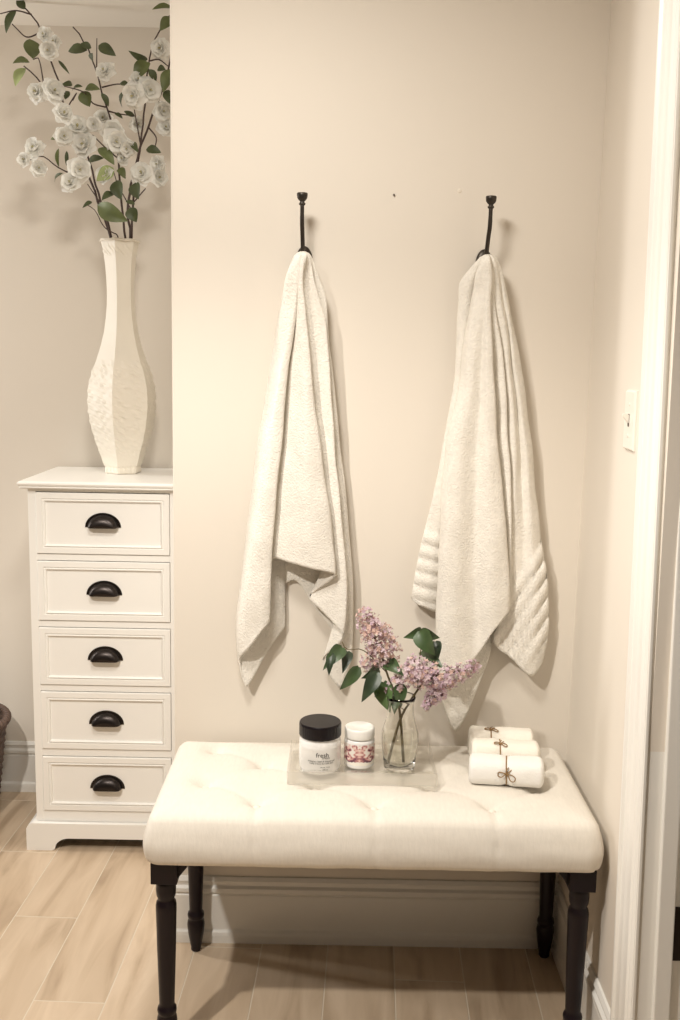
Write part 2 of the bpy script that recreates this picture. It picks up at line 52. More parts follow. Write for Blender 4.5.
LEAVES = [(1, (-0.9122, 0.65, 2.4078), (-0.9359, 0.65, 2.4361), 0.0121, 0), (1, (-0.9368, 0.65, 2.4053), (-0.9714, 0.65, 2.3458), 0.0129, 0), (0, (-0.8764, 0.5924, 2.2606), (-0.888, 0.6042, 2.3187), 0.0227, 1), (0, (-0.8815, 0.5769, 2.2465), (-0.9226, 0.559, 2.2422), 0.0144, 1), (0, (-0.8973, 0.5914, 2.2349), (-0.9269, 0.5808, 2.187), 0.0166, 2), (2, (-0.7249, 0.5903, 2.2847), (-0.7839, 0.6028, 2.2873), 0.0151, 0), (2, (-0.7102, 0.5753, 2.2861), (-0.7387, 0.5681, 2.296), 0.0098, 0), (2, (-0.6913, 0.579, 2.2944), (-0.6429, 0.5695, 2.2676), 0.0151, 0), (0, (-0.7983, 0.5615, 2.2491), (-0.768, 0.5594, 2.2145), 0.0045, 0), (4, (-0.5577, 0.5875, 2.2617), (-0.5985, 0.5385, 2.2678), 0.0098, 0), (3, (-0.5447, 0.5569, 2.2437), (-0.6002, 0.5851, 2.2228), 0.0197, 1), (3, (-0.551, 0.5662, 2.231), (-0.5315, 0.5778, 2.2045), 0.0106, 0), (4, (-0.5283, 0.5738, 2.2334), (-0.5045, 0.5624, 2.2307), 0.0106, 0), (4, (-0.487, 0.5949, 2.3969), (-0.5349, 0.5506, 2.3865), 0.0113, 1), (4, (-0.4833, 0.5715, 2.3655), (-0.5168, 0.5512, 2.33), 0.0166, 1), (3, (-0.4893, 0.5803, 2.2358), (-0.5113, 0.5571, 2.1718), 0.0182, 1), (4, (-0.6194, 0.5692, 2.1731), (-0.6358, 0.5948, 2.137), 0.0098, 0), (4, (-0.6072, 0.5678, 2.1889), (-0.636, 0.5797, 2.1971), 0.0083, 0), (0, (-0.7696, 0.5912, 2.1964), (-0.7846, 0.5431, 2.181), 0.0076, 0), (2, (-0.7247, 0.5575, 2.1732), (-0.6836, 0.5533, 2.1756), 0.0129, 1), (2, (-0.7406, 0.5856, 2.1752), (-0.7204, 0.5842, 2.1352), 0.0182, 1), (0, (-0.7703, 0.5645, 2.1694), (-0.7831, 0.5615, 2.1476), 0.0098, 0), (2, (-0.6822, 0.5621, 2.1654), (-0.6631, 0.5717, 2.1332), 0.0091, 0), (0, (-0.7316, 0.5567, 2.1799), (-0.7727, 0.5908, 2.1809), 0.0068, 0), (2, (-0.6529, 0.5908, 2.1181), (-0.6323, 0.6114, 2.1118), 0.0068, 0), (4, (-0.6249, 0.5844, 2.1242), (-0.5981, 0.6118, 2.1168), 0.0068, 0), (0, (-0.8007, 0.5557, 2.0165), (-0.8047, 0.5581, 1.9661), 0.0068, 1), (0, (-0.7889, 0.5936, 2.0171), (-0.7915, 0.597, 1.9777), 0.0053, 0), (0, (-0.7947, 0.5714, 1.953), (-0.8344, 0.6105, 1.936), 0.0061, 0), (0, (-0.8067, 0.5798, 2.0453), (-0.8377, 0.6004, 2.0505), 0.0045, 1), (2, (-0.6932, 0.5667, 2.0205), (-0.646, 0.5503, 1.9772), 0.0166, 1), (2, (-0.6541, 0.5728, 1.9698), (-0.6942, 0.5459, 1.9304), 0.0182, 2), (2, (-0.6448, 0.5703, 1.9617), (-0.6242, 0.6119, 1.9529), 0.0151, 1), (3, (-0.599, 0.5683, 2.0365), (-0.5781, 0.5358, 2.0079), 0.0091, 0), (3, (-0.5587, 0.5568, 2.0172), (-0.5162, 0.5486, 2.01), 0.0129, 0), (4, (-0.6487, 0.5863, 1.938), (-0.6334, 0.564, 1.8845), 0.0197, 0), (4, (-0.5912, 0.5666, 1.9299), (-0.581, 0.5428, 1.8835), 0.0189, 0), (2, (-0.6548, 0.5943, 1.9032), (-0.6872, 0.5689, 1.8843), 0.0136, 0), (0, (-0.698, 0.5633, 1.8668), (-0.6121, 0.5397, 1.822), 0.0242, 1), (3, (-0.6064, 0.5572, 1.8603), (-0.5873, 0.5485, 1.8214), 0.0182, 0), (5, (-0.718, 0.5821, 1.8786), (-0.7348, 0.547, 1.8588), 0.0061, 0), (4, (-0.6172, 0.5566, 1.8765), (-0.5934, 0.5743, 1.8737), 0.0068, 0), (0, (-0.6785, 0.565, 1.9935), (-0.7405, 0.6148, 1.9919), 0.0106, 0), (2, (-0.7031, 0.5599, 2.2694), (-0.7077, 0.5773, 2.2501), 0.0106, 0), (3, (-0.5053, 0.586, 2.1826), (-0.4951, 0.5677, 2.1434), 0.0121, 0)]
LILAC_CLUSTERS = [[((0.0496, -0.2, 0.9089), 0.012), ((0.0614, -0.2, 0.8902), 0.024), ((0.0725, -0.2, 0.867), 0.033), ((0.0884, -0.19, 0.8425), 0.042), ((0.1018, -0.19, 0.8206), 0.04), ((0.095, -0.19, 0.8042), 0.036), ((0.0676, -0.18, 0.7888), 0.024), ((0.0572, -0.18, 0.7722), 0.01)], [((0.1236, -0.2, 0.7314), 0.02), ((0.1458, -0.21, 0.7648), 0.03), ((0.1731, -0.22, 0.7832), 0.036), ((0.1948, -0.22, 0.7652), 0.038), ((0.2269, -0.22, 0.7621), 0.034), ((0.2584, -0.22, 0.7723), 0.026), ((0.2897, -0.22, 0.789), 0.02), ((0.3123, -0.22, 0.7924), 0.008)], [((0.192, -0.22, 0.695), 0.01), ((0.207, -0.22, 0.7175), 0.018), ((0.2276, -0.22, 0.74), 0.022)]]
LILAC_STEMS = [[(0.1495, -0.205, 0.5569), (0.1417, -0.2, 0.6456), (0.1341, -0.195, 0.6963), (0.111, -0.195, 0.7556), (0.088, -0.195, 0.8218), (0.0651, -0.2, 0.8815)], [(0.1135, -0.215, 0.5619), (0.1263, -0.205, 0.6171), (0.1438, -0.2, 0.672), (0.1756, -0.205, 0.7303), (0.1954, -0.215, 0.7599), (0.2898, -0.22, 0.7875)], [(0.1072, -0.195, 0.7667), (0.0525, -0.19, 0.816), (0.0166, -0.185, 0.8154), (0.007, -0.185, 0.8322)], [(0.0166, -0.185, 0.8154), (-0.0227, -0.18, 0.802)], [(0.1486, -0.2, 0.6833), (0.1229, -0.2, 0.7015), (0.1001, -0.21, 0.738)], [(0.1756, -0.205, 0.7303), (0.1777, -0.2, 0.7955), (0.1819, -0.2, 0.8471), (0.1723, -0.2, 0.8579)]]
LILAC_LEAVES = [(1, (0.1785, -0.21, 0.8659), (0.2087, -0.23, 0.8161), 0.018, 1), (1, (0.1823, -0.19, 0.8605), (0.1421, -0.21, 0.8506), 0.0104, 1), (1, (0.1853, -0.17, 0.8089), (0.2307, -0.23, 0.7881), 0.0118, 1), (0, (0.1413, -0.21, 0.7447), (0.1371, -0.21, 0.6896), 0.0131, 1), (0, (0.1068, -0.19, 0.7896), (0.1409, -0.23, 0.7733), 0.0138, 1), (0, (0.0863, -0.17, 0.7756), (0.0541, -0.21, 0.7557), 0.0138, 1), (0, (0.0851, -0.21, 0.771), (0.0518, -0.23, 0.7084), 0.0138, 0), (0, (0.1008, -0.19, 0.7426), (0.1144, -0.21, 0.6788), 0.0187, 2), (0, (0.1401, -0.17, 0.7141), (0.1233, -0.23, 0.6876), 0.0152, 1), (0, (0.0442, -0.21, 0.7828), (0.0032, -0.21, 0.7273), 0.0118, 1), (0, (0.0072, -0.19, 0.8203), (-0.0329, -0.23, 0.7824), 0.0138, 1), (0, (0.019, -0.17, 0.8058), (0.0103, -0.21, 0.7696), 0.0111, 0), (0, (-0.0153, -0.21, 0.8133), (-0.0214, -0.23, 0.768), 0.0083, 0), (1, (0.213, -0.19, 0.8375), (0.218, -0.21, 0.8029), 0.0111, 0), (0, (0.08, -0.17, 0.7319), (0.0855, -0.23, 0.7223), 0.0124, 1), (1, (0.1763, -0.21, 0.8658), (0.2214, -0.21, 0.8506), 0.0118, 1)]

# ------------------------------------------------------------------ helpers
def obj(name, bm, m, parent=None, smooth=False, recalc=True):
    if recalc: bmesh.ops.recalc_face_normals(bm, faces=bm.faces)
    me = bpy.data.meshes.new(name); bm.to_mesh(me); bm.free()
    if smooth: me.polygons.foreach_set('use_smooth', [True] * len(me.polygons))
    o = bpy.data.objects.new(name, me); C.objects.link(o)
    for k in (m if isinstance(m, (list, tuple)) else [m]): me.materials.append(k)
    if parent: o.parent = parent; o.matrix_parent_inverse = Matrix.Translation(parent.location).inverted() if parent.type == 'EMPTY' else Matrix()
    return o
def thing(name, label, cat, loc, group=None):
    o = bpy.data.objects.new(name, None); C.objects.link(o); o.location = loc; o.empty_display_size = 0.05
    return tag(o, label, cat, group)
def tag(o, label, cat, group=None):
    o['label'] = label; o['category'] = cat
    if group: o['group'] = group
    return o
def struct(name, bm, m, parent=None, smooth=False):
    o = obj(name, bm, m, parent, smooth)
    if not parent: o['kind'] = 'structure'
    return o
def box(bm, x0, x1, y0, y1, z0, z1, bev=0.0, seg=2, mi=0):
    vs = [bm.verts.new((x, y, z)) for z in (z0, z1) for y in (y0, y1) for x in (x0, x1)]
    fs = [bm.faces.new([vs[i] for i in q]) for q in ((0, 2, 3, 1), (4, 5, 7, 6), (0, 1, 5, 4), (1, 3, 7, 5), (3, 2, 6, 7), (2, 0, 4, 6))]
    for f in fs: f.material_index = mi
    if bev > 0:
        es = list({e for f in fs for e in f.edges})
        bmesh.ops.bevel(bm, geom=es, offset=bev, segments=seg, profile=0.6, affect='EDGES')
    return bm
def B(*a, **k): return box(bmesh.new(), *a, **k)
def lathe(bm, prof, n=32, c=(0, 0, 0), cap=True, mi=0):
    rows = []
    for r, z in prof:
        rows.append([bm.verts.new((c[0] + r * math.cos(2 * PI * i / n), c[1] + r * math.sin(2 * PI * i / n), c[2] + z)) for i in range(n)])
    for a, b in zip(rows, rows[1:]):
        for i in range(n): f = bm.faces.new((a[i], a[(i + 1) % n], b[(i + 1) % n], b[i])); f.material_index = mi
    if cap: bm.faces.new(rows[0][::-1]); bm.faces.new(rows[-1])
    return bm
def tube(bm, pts, r, n=8, cap=True):
    pts = [Vector(p) for p in pts]; rows = []; up = None
    for i, p in enumerate(pts):
        d = (pts[min(i + 1, len(pts) - 1)] - pts[max(i - 1, 0)]).normalized()
        if up is None: up = d.orthogonal().normalized()
        up = (up - d * up.dot(d)).normalized(); s = d.cross(up)
        rr = r[i] if isinstance(r, (list, tuple)) else r
        rows.append([bm.verts.new(p + (up * math.cos(2 * PI * k / n) + s * math.sin(2 * PI * k / n)) * rr) for k in range(n)])
    for a, b in zip(rows, rows[1:]):
        for k in range(n): bm.faces.new((a[k], a[(k + 1) % n], b[(k + 1) % n], b[k]))
    if cap: bm.faces.new(rows[0][::-1]); bm.faces.new(rows[-1])
    return bm
def cr(pts, n):                     # Catmull-Rom through the points, n samples, by length
    P = [Vector(p) for p in pts]
    if len(P) == 2: return [P[0].lerp(P[1], i / (n - 1)) for i in range(n)]
    L = [0.0]
    for a, b in zip(P, P[1:]): L.append(L[-1] + (b - a).length)
    out = []
    for i in range(n):
        s = L[-1] * i / (n - 1); k = 0
        while k < len(P) - 2 and L[k + 1] < s: k += 1
        u = (s - L[k]) / max(L[k + 1] - L[k], 1e-9); u = min(max(u, 0), 1)
        h = L[k + 1] - L[k]
        def tang(j):
            if j == 0: return (P[1] - P[0]) / max(L[1] - L[0], 1e-9)
            if j == len(P) - 1: return (P[-1] - P[-2]) / max(L[-1] - L[-2], 1e-9)
            return (P[j + 1] - P[j - 1]) / max(L[j + 1] - L[j - 1], 1e-9)
        m0, m1 = tang(k) * h, tang(k + 1) * h
        out.append(P[k] * (2 * u**3 - 3 * u * u + 1) + m0 * (u**3 - 2 * u * u + u) + P[k + 1] * (-2 * u**3 + 3 * u * u) + m1 * (u**3 - u * u))
    return out
def extrude_profile(bm, prof, p0, p1, axis):   # prof: list of (out, z); run along axis 'x' or 'y' between p0 and p1
    pass
def prism(bm, poly, a0, a1, axis='y'):         # polygon in the plane across the axis
    def P(u, v, a): return (u, a, v) if axis == 'y' else ((a, u, v) if axis == 'x' else (u, v, a))
    A = [bm.verts.new(P(u, v, a0)) for u, v in poly]; Bv = [bm.verts.new(P(u, v, a1)) for u, v in poly]
    n = len(poly)
    for i in range(n): bm.faces.new((A[i], A[(i + 1) % n], Bv[(i + 1) % n], Bv[i]))
    bm.faces.new(A[::-1]); bm.faces.new(Bv)
    return bm

# ------------------------------------------------------------------ materials
def mat(name, col, rough=0.5, metal=0.0, **k):
    m = bpy.data.materials.new(name); m.use_nodes = True
    b = m.node_tree.nodes['Principled BSDF']
    b.inputs['Base Color'].default_value = (*col, 1); b.inputs['Roughness'].default_value = rough; b.inputs['Metallic'].default_value = metal
    for kk, v in k.items(): b.inputs[kk.replace('_', ' ')].default_value = v
    return m
def bsdf(m): return m.node_tree.nodes['Principled BSDF']
def nnew(m, t, **k):
    n = m.node_tree.nodes.new(t)
    for a, v in k.items(): setattr(n, a, v)
    return n
def lk(m, a, b): m.node_tree.links.new(a, b)
def thin_glass(name, tint, rough=0.02, base=0.04):
    m = bpy.data.materials.new(name); m.use_nodes = True; N = m.node_tree.nodes; N.remove(N['Principled BSDF']); out = N['Material Output']
    t = nnew(m, 'ShaderNodeBsdfTransparent'); t.inputs[0].default_value = (*tint, 1)
    g = nnew(m, 'ShaderNodeBsdfGlossy'); g.inputs['Roughness'].default_value = rough; g.inputs[0].default_value = (1, 1, 1, 1)
    lw = nnew(m, 'ShaderNodeLayerWeight'); lw.inputs[0].default_value = 0.25
    mr = nnew(m, 'ShaderNodeMapRange'); lk(m, lw.outputs['Facing'], mr.inputs[0]); mr.inputs[3].default_value = base; mr.inputs[4].default_value = 0.75
    mx = nnew(m, 'ShaderNodeMixShader'); lk(m, mr.outputs[0], mx.inputs[0]); lk(m, t.outputs[0], mx.inputs[1]); lk(m, g.outputs[0], mx.inputs[2]); lk(m, mx.outputs[0], out.inputs[0])
    return m
def noise_bump(m, scale, strength, dist=0.002, detail=3.0, stretch=None, vary=None):
    tc = nnew(m, 'ShaderNodeTexCoord'); mp = nnew(m, 'ShaderNodeMapping'); lk(m, tc.outputs['Object'], mp.inputs[0])
    if stretch: mp.inputs['Scale'].default_value = stretch
    nz = nnew(m, 'ShaderNodeTexNoise'); nz.inputs['Scale'].default_value = scale; nz.inputs['Detail'].default_value = detail
    lk(m, mp.outputs[0], nz.inputs['Vector'])
    bp = nnew(m, 'ShaderNodeBump'); bp.inputs['Strength'].default_value = strength; bp.inputs['Distance'].default_value = dist
    lk(m, nz.outputs[0], bp.inputs['Height']); lk(m, bp.outputs[0], bsdf(m).inputs['Normal'])
    if vary:
        c = bsdf(m).inputs['Base Color'].default_value[:3]
        rp = nnew(m, 'ShaderNodeValToRGB'); rp.color_ramp.elements[0].position = 0.3; rp.color_ramp.elements[1].position = 0.7
        rp.color_ramp.elements[0].color = (*[x * (1 - vary) for x in c], 1); rp.color_ramp.elements[1].color = (*[min(1, x * (1 + vary)) for x in c], 1)
        n2 = nnew(m, 'ShaderNodeTexNoise'); n2.inputs['Scale'].default_value = scale * 0.35; n2.inputs['Detail'].default_value = 4
        lk(m, mp.outputs[0], n2.inputs['Vector']); lk(m, n2.outputs[0], rp.inputs[0]); lk(m, rp.outputs[0], bsdf(m).inputs['Base Color'])
    return m
M = {}
M['wall'] = noise_bump(mat('wall_paint', (0.755, 0.695, 0.61), 0.75), 60, 0.05, 0.004)
M['dark_wall'] = mat('unseen_wall_darkened', (0.16, 0.125, 0.095), 0.8)  # for walls out of view, made dark to cut bounced fill light
M['ceil'] = noise_bump(mat('ceiling_paint', (0.80, 0.76, 0.69), 0.9), 30, 0.05)
M['trim'] = mat('trim_paint', (0.82, 0.80, 0.75), 0.35)
M['white'] = mat('furniture_white', (0.89, 0.875, 0.835), 0.38)
M['gap_shade'] = mat('painted_gap_shade', (0.10, 0.08, 0.07), 0.9)  # dark colour standing in for shade inside narrow openings
M['bronze'] = mat('dark_bronze', (0.030, 0.024, 0.022), 0.32, 0.75)
M['hook'] = mat('hook_bronze', (0.055, 0.046, 0.038), 0.42, 0.7)
M['black'] = noise_bump(mat('black_wood', (0.007, 0.003, 0.005), 0.36, Specular_IOR_Level=0.3), 40, 0.08, 0.002)
M['towel'] = noise_bump(mat('terry_cloth', (0.83, 0.79, 0.715), 0.95), 240, 0.7, 0.004, detail=5, vary=0.05)
M['linen'] = noise_bump(mat('linen', (0.74, 0.695, 0.62), 0.85), 500, 0.35, 0.0015, stretch=(1, 0.25, 0.25), vary=0.03)
M['roll'] = noise_bump(mat('white_cotton', (0.89, 0.87, 0.83), 0.95), 260, 0.4, 0.003)
M['roll2'] = noise_bump(mat('ivory_cotton', (0.88, 0.835, 0.745), 0.95), 260, 0.4, 0.003)
M['twine'] = noise_bump(mat('jute', (0.30, 0.18, 0.075), 0.9), 900, 0.8, 0.001)
M['ceramic'] = noise_bump(mat('vase_ceramic', (0.84, 0.79, 0.69), 0.5), 25, 0.15, 0.003, vary=0.03)
def petal_mat():
    m = mat('petal_white', (0.97, 0.965, 0.93), 0.8); N = m.node_tree.nodes
    t = nnew(m, 'ShaderNodeBsdfTranslucent'); t.inputs[0].default_value = (0.95, 0.94, 0.88, 1)
    mx = nnew(m, 'ShaderNodeMixShader'); mx.inputs[0].default_value = 0.30
    lk(m, bsdf(m).outputs[0], mx.inputs[1]); lk(m, t.outputs[0], mx.inputs[2]); lk(m, mx.outputs[0], N['Material Output'].inputs[0])
    return m
M['petal'] = petal_mat()
M['stamen'] = mat('stamen', (0.55, 0.5, 0.28), 0.8)
M['twig'] = noise_bump(mat('twig', (0.075, 0.048, 0.04), 0.7), 120, 0.5, 0.002)
M['leaf0'] = noise_bump(mat('leaf_dark', (0.07, 0.09, 0.035), 0.5), 60, 0.2, 0.001, vary=0.25)
M['leaf1'] = noise_bump(mat('leaf_mid', (0.125, 0.155, 0.055), 0.5), 60, 0.2, 0.001, vary=0.25)
M['leaf2'] = noise_bump(mat('leaf_light', (0.38, 0.45, 0.20), 0.5), 60, 0.2, 0.001, vary=0.2)
M['lleaf0'] = noise_bump(mat('lilac_leaf_dark', (0.03, 0.05, 0.025), 0.4), 80, 0.3, 0.001, vary=0.3)
M['lleaf1'] = noise_bump(mat('lilac_leaf', (0.055, 0.095, 0.035), 0.4), 80, 0.3, 0.001, vary=0.3)
M['lleaf2'] = noise_bump(mat('lilac_leaf_light', (0.10, 0.17, 0.06), 0.4), 80, 0.3, 0.001, vary=0.25)
M['lilac'] = [mat('lilac_pale', (0.66, 0.52, 0.56), 0.7), mat('lilac_mid', (0.50, 0.35, 0.42), 0.7), mat('lilac_bud', (0.36, 0.19, 0.20), 0.7), mat('lilac_rose', (0.62, 0.42, 0.36), 0.7)]
M['lstem'] = mat('lilac_stem', (0.13, 0.10, 0.045), 0.6)
M['glass'] = mat('clear_glass', (0.99, 0.99, 0.97), 0.0, Transmission_Weight=1.0, IOR=1.42)
M['water'] = thin_glass('water', (0.965, 0.965, 0.935), 0.01, 0.02)
M['acrylic'] = thin_glass('acrylic', (0.985, 0.982, 0.97), 0.03, 0.04)
def edge_mat():
    m = mat('acrylic_edge', (0.70, 0.66, 0.58), 0.2); N = m.node_tree.nodes
    t = nnew(m, 'ShaderNodeBsdfTransparent'); mx = nnew(m, 'ShaderNodeMixShader'); mx.inputs[0].default_value = 0.58
    lk(m, bsdf(m).outputs[0], mx.inputs[1]); lk(m, t.outputs[0], mx.inputs[2]); lk(m, mx.outputs[0], N['Material Output'].inputs[0])
    return m
M['acrylic_edge'] = edge_mat()
M['lid'] = mat('jar_lid_black', (0.006, 0.004, 0.006), 0.25, Specular_IOR_Level=0.3)
M['cream'] = mat('jar_cream', (0.86, 0.85, 0.83), 0.25, Coat_Weight=0.6)
M['foil'] = mat('silver_label', (0.80, 0.79, 0.77), 0.3, 0.35)
M['ink'] = mat('ink', (0.03, 0.03, 0.03), 0.6)
M['wax'] = mat('candle_wax', (0.88, 0.86, 0.81), 0.35)
M['switch'] = mat('switch_plastic', (0.84, 0.80, 0.72), 0.35)
M['wicker'] = noise_bump(mat('wicker_brown', (0.085, 0.05, 0.035), 0.6), 90, 0.5, 0.003, vary=0.35)
M['liner'] = mat('basket_liner', (0.16, 0.15, 0.13), 0.9)
M['stud'] = mat('nail_steel', (0.12, 0.10, 0.08), 0.5, 0.6)
M['spackle'] = mat('spackle', (0.80, 0.73, 0.63), 0.8)

# floor: wood-look porcelain planks laid in a running pattern, slightly off square with the wall
def floor_mat():
    m = mat('plank_tile', (0.5, 0.4, 0.3), 0.38); N = m.node_tree
    tc = nnew(m, 'ShaderNodeTexCoord'); mp = nnew(m, 'ShaderNodeMapping'); lk(m, tc.outputs['Object'], mp.inputs[0])
    mp.inputs['Rotation'].default_value = (0, 0, FLOOR_ROT)
    sx = nnew(m, 'ShaderNodeSeparateXYZ'); lk(m, mp.outputs[0], sx.inputs[0])
    def mth(op, a, b=None):
        n = nnew(m, 'ShaderNodeMath', operation=op)
        for i, v in enumerate((a, b)):
            if v is None: continue
            if isinstance(v, (int, float)): n.inputs[i].default_value = v
            else: lk(m, v, n.inputs[i])
        return n.outputs[0]
    WP, LP = 0.16436, 0.92
    u = mth('DIVIDE', mth('SUBTRACT', sx.outputs[0], FLOOR_X0), WP)
    row = mth('FLOOR', u); fu = mth('FRACT', u)
    off = mth('FRACT', mth('MULTIPLY', row, 0.3719))
    v = mth('ADD', mth('DIVIDE', mth('SUBTRACT', sx.outputs[1], 0.195), LP), off)
    fv = mth('FRACT', v); idv = mth('FLOOR', v)
    eu = mth('MULTIPLY', mth('MINIMUM', fu, mth('SUBTRACT', 1.0, fu)), WP)
    ev = mth('MULTIPLY', mth('MINIMUM', fv, mth('SUBTRACT', 1.0, fv)), LP)
    e = mth('MINIMUM', eu, ev)
    g = nnew(m, 'ShaderNodeMapRange'); lk(m, e, g.inputs[0]); g.inputs[1].default_value = 0.0009; g.inputs[2].default_value = 0.0019
    wn = nnew(m, 'ShaderNodeTexWhiteNoise', noise_dimensions='2D'); cb = nnew(m, 'ShaderNodeCombineXYZ'); lk(m, row, cb.inputs[0]); lk(m, idv, cb.inputs[1]); lk(m, cb.outputs[0], wn.inputs['Vector'])
    # grain
    mg = nnew(m, 'ShaderNodeVectorMath', operation='MULTIPLY'); lk(m, mp.outputs[0], mg.inputs[0]); mg.inputs[1].default_value = (9, 1.3, 1)
    ad = nnew(m, 'ShaderNodeVectorMath', operation='ADD'); lk(m, mg.outputs[0], ad.inputs[0])
    sc = nnew(m, 'ShaderNodeVectorMath', operation='SCALE'); lk(m, wn.outputs['Color'], sc.inputs[0]); sc.inputs['Scale'].default_value = 40; lk(m, sc.outputs[0], ad.inputs[1])
    n1 = nnew(m, 'ShaderNodeTexNoise'); n1.inputs['Scale'].default_value = 1.6; n1.inputs['Detail'].default_value = 6; n1.inputs['Distortion'].default_value = 1.2; lk(m, ad.outputs[0], n1.inputs['Vector'])
    r = nnew(m, 'ShaderNodeValToRGB'); cr_ = r.color_ramp
    cr_.elements[0].position = 0.30; cr_.elements[0].color = (0.40, 0.295, 0.20, 1); cr_.elements[1].position = 0.66; cr_.elements[1].color = (0.63, 0.50, 0.365, 1)
    x = cr_.elements.new(0.46); x.color = (0.54, 0.415, 0.29, 1)
    lk(m, n1.outputs[0], r.inputs[0])
    hs = nnew(m, 'ShaderNodeHueSaturation'); lk(m, r.outputs[0], hs.inputs['Color'])
    mr = nnew(m, 'ShaderNodeMapRange'); lk(m, wn.outputs['Value'], mr.inputs[0]); mr.inputs[3].default_value = 0.93; mr.inputs[4].default_value = 1.06; lk(m, mr.outputs[0], hs.inputs['Value'])
    mx = nnew(m, 'ShaderNodeMixRGB'); lk(m, g.outputs[0], mx.inputs[0]); mx.inputs[1].default_value = (0.68, 0.59, 0.47, 1); lk(m, hs.outputs[0], mx.inputs[2])
    lk(m, mx.outputs[0], bsdf(m).inputs['Base Color'])
    bp = nnew(m, 'ShaderNodeBump'); bp.inputs['Strength'].default_value = 0.4; bp.inputs['Distance'].default_value = 0.002; lk(m, g.outputs[0], bp.inputs['Height']); lk(m, bp.outputs[0], bsdf(m).inputs['Normal'])
    return m
M['floor'] = floor_mat()

# ------------------------------------------------------------------ the room
XL, XR, YA, ZC = -0.3978, 0.5575, 0.8625, 2.43
X0, X1, Y0 = -2.4, 1.9, -3.4
DY0, DY1, DZ = -0.668, -1.48, 2.30        # doorway in the right wall
struct('floor', B(X0 - .1, X1, Y0 - .1, YA + .1, -0.10, 0.0), M['floor'])
struct('ceiling', B(X0 - .1, X1, Y0 - .1, YA + .1, ZC, ZC + 0.1), M['ceil'])
struct('wall_back', B(XL, XR + .11, 0.0, YA, 0, ZC, bev=0.006, seg=3), M['wall'])
struct('wall_alcove', B(X0 - .1, XL, YA, YA + .1, 0, ZC), M['wall'])
struct('wall_left', B(X0 - .1, X0, Y0, YA, 0, ZC), M['dark_wall'])
struct('wall_front', B(X0 - .1, X1, Y0 - .1, Y0, 0, ZC), M['dark_wall'])
bm = bmesh.new()
box(bm, XR, XR + .11, DY0 + .015, 0.0, 0, ZC); box(bm, XR, XR + .11, Y0, DY1 - .015, 0, ZC); box(bm, XR, XR + .11, DY1 - .015, DY0 + .015, DZ + .015, ZC)
def lean(o, yl=0.0):                      # shears wall and joinery off plumb to match slanted image lines
    if o.type == 'MESH':
        for v in o.data.vertices:
            k = 0.0065 - 0.020 * min(1, max(0, -v.co.y)); v.co.x += k * v.co.z; v.co.y += yl * (v.co.z - .22)
    for c in o.children: lean(c, yl)
    return o
bmesh.ops.subdivide_edges(bm, edges=bm.edges[:], cuts=15, use_grid_fill=True)
lean(struct('wall_right', bm, M['wall']))
struct('wall_hall', B(X1 - .05, X1, Y0, YA, 0, ZC), M['dark_wall'])
# baseboards: (outward distance, height) profile
BP = [(0, 0), (0.015, 0), (0.015, 0.020), (0.0135, 0.028), (0.0105, 0.032), (0.009, 0.035), (0.009, 0.124), (0.006, 0.128), (0.0125, 0.135), (0.0125, 0.144), (0.006, 0.150), (0.007, 0.156), (0.010, 0.163), (0.005, 0.172), (0, 0.173)]
struct('baseboard_back', prism(bmesh.new(), [(-o, z) for o, z in BP], XL - .015, XR - .0005, 'x'), M['trim'])
struct('baseboard_alcove', prism(bmesh.new(), [(YA - o, z) for o, z in BP], X0, XL - .016, 'x'), M['trim'])
struct('baseboard_return', prism(bmesh.new(), [(XL - o, z) for o, z in BP], 0.0005, YA - .016, 'y'), M['trim'])
lean(struct('baseboard_right', prism(bmesh.new(), [(XR - o, z) for o, z in BP], -0.575, -0.016, 'y'), M['trim']))
# door casing: a moulded board, the one in view sheared to match slanted image lines
def casing(y0, y1, z0, z1, lean):
    prof = [(0, 0), (0.018, 0), (0.021, 0.004), (0.021, 0.013), (0.016, 0.018), (0.0165, 0.045), (0.0185, 0.062), (0.0165, 0.079), (0.0165, 0.105), (0.013, 0.112), (0.014, 0.120), (0.010, 0.128), (0, 0.130)]
    bm = bmesh.new(); s = (y1 - y0) / 0.130; lean = 0
    A = [bm.verts.new((XR - o, y0 + t * s - lean * (1.2 - z0) * (1 if t < .09 else 0.55), z0)) for o, t in prof]
    Bv = [bm.verts.new((XR - o, y0 + t * s - lean * (1.2 - z1) * (1 if t < .09 else 0.55), z1)) for o, t in prof]
    n = len(prof)
    for i in range(n): bm.faces.new((A[i], A[(i + 1) % n], Bv[(i + 1) % n], Bv[i]))
    bm.faces.new(A[::-1]); bm.faces.new(Bv)
    return bm
lean(struct('trim_1', casing(-0.570, -0.666, 0.0, DZ + .11, 0.0), M['trim']), .027)
struct('trim_2', casing(-1.60, -1.49, 0.0, DZ + .11, 0.0), M['trim'])
bm = prism(bmesh.new(), [(XR, DZ + .005), (XR - .018, DZ + .005), (XR - .0165, DZ + .09), (XR - .02, DZ + .105), (XR, DZ + .11)], -1.49, -0.60, 'y')
struct('trim_3', bm, M['trim'])
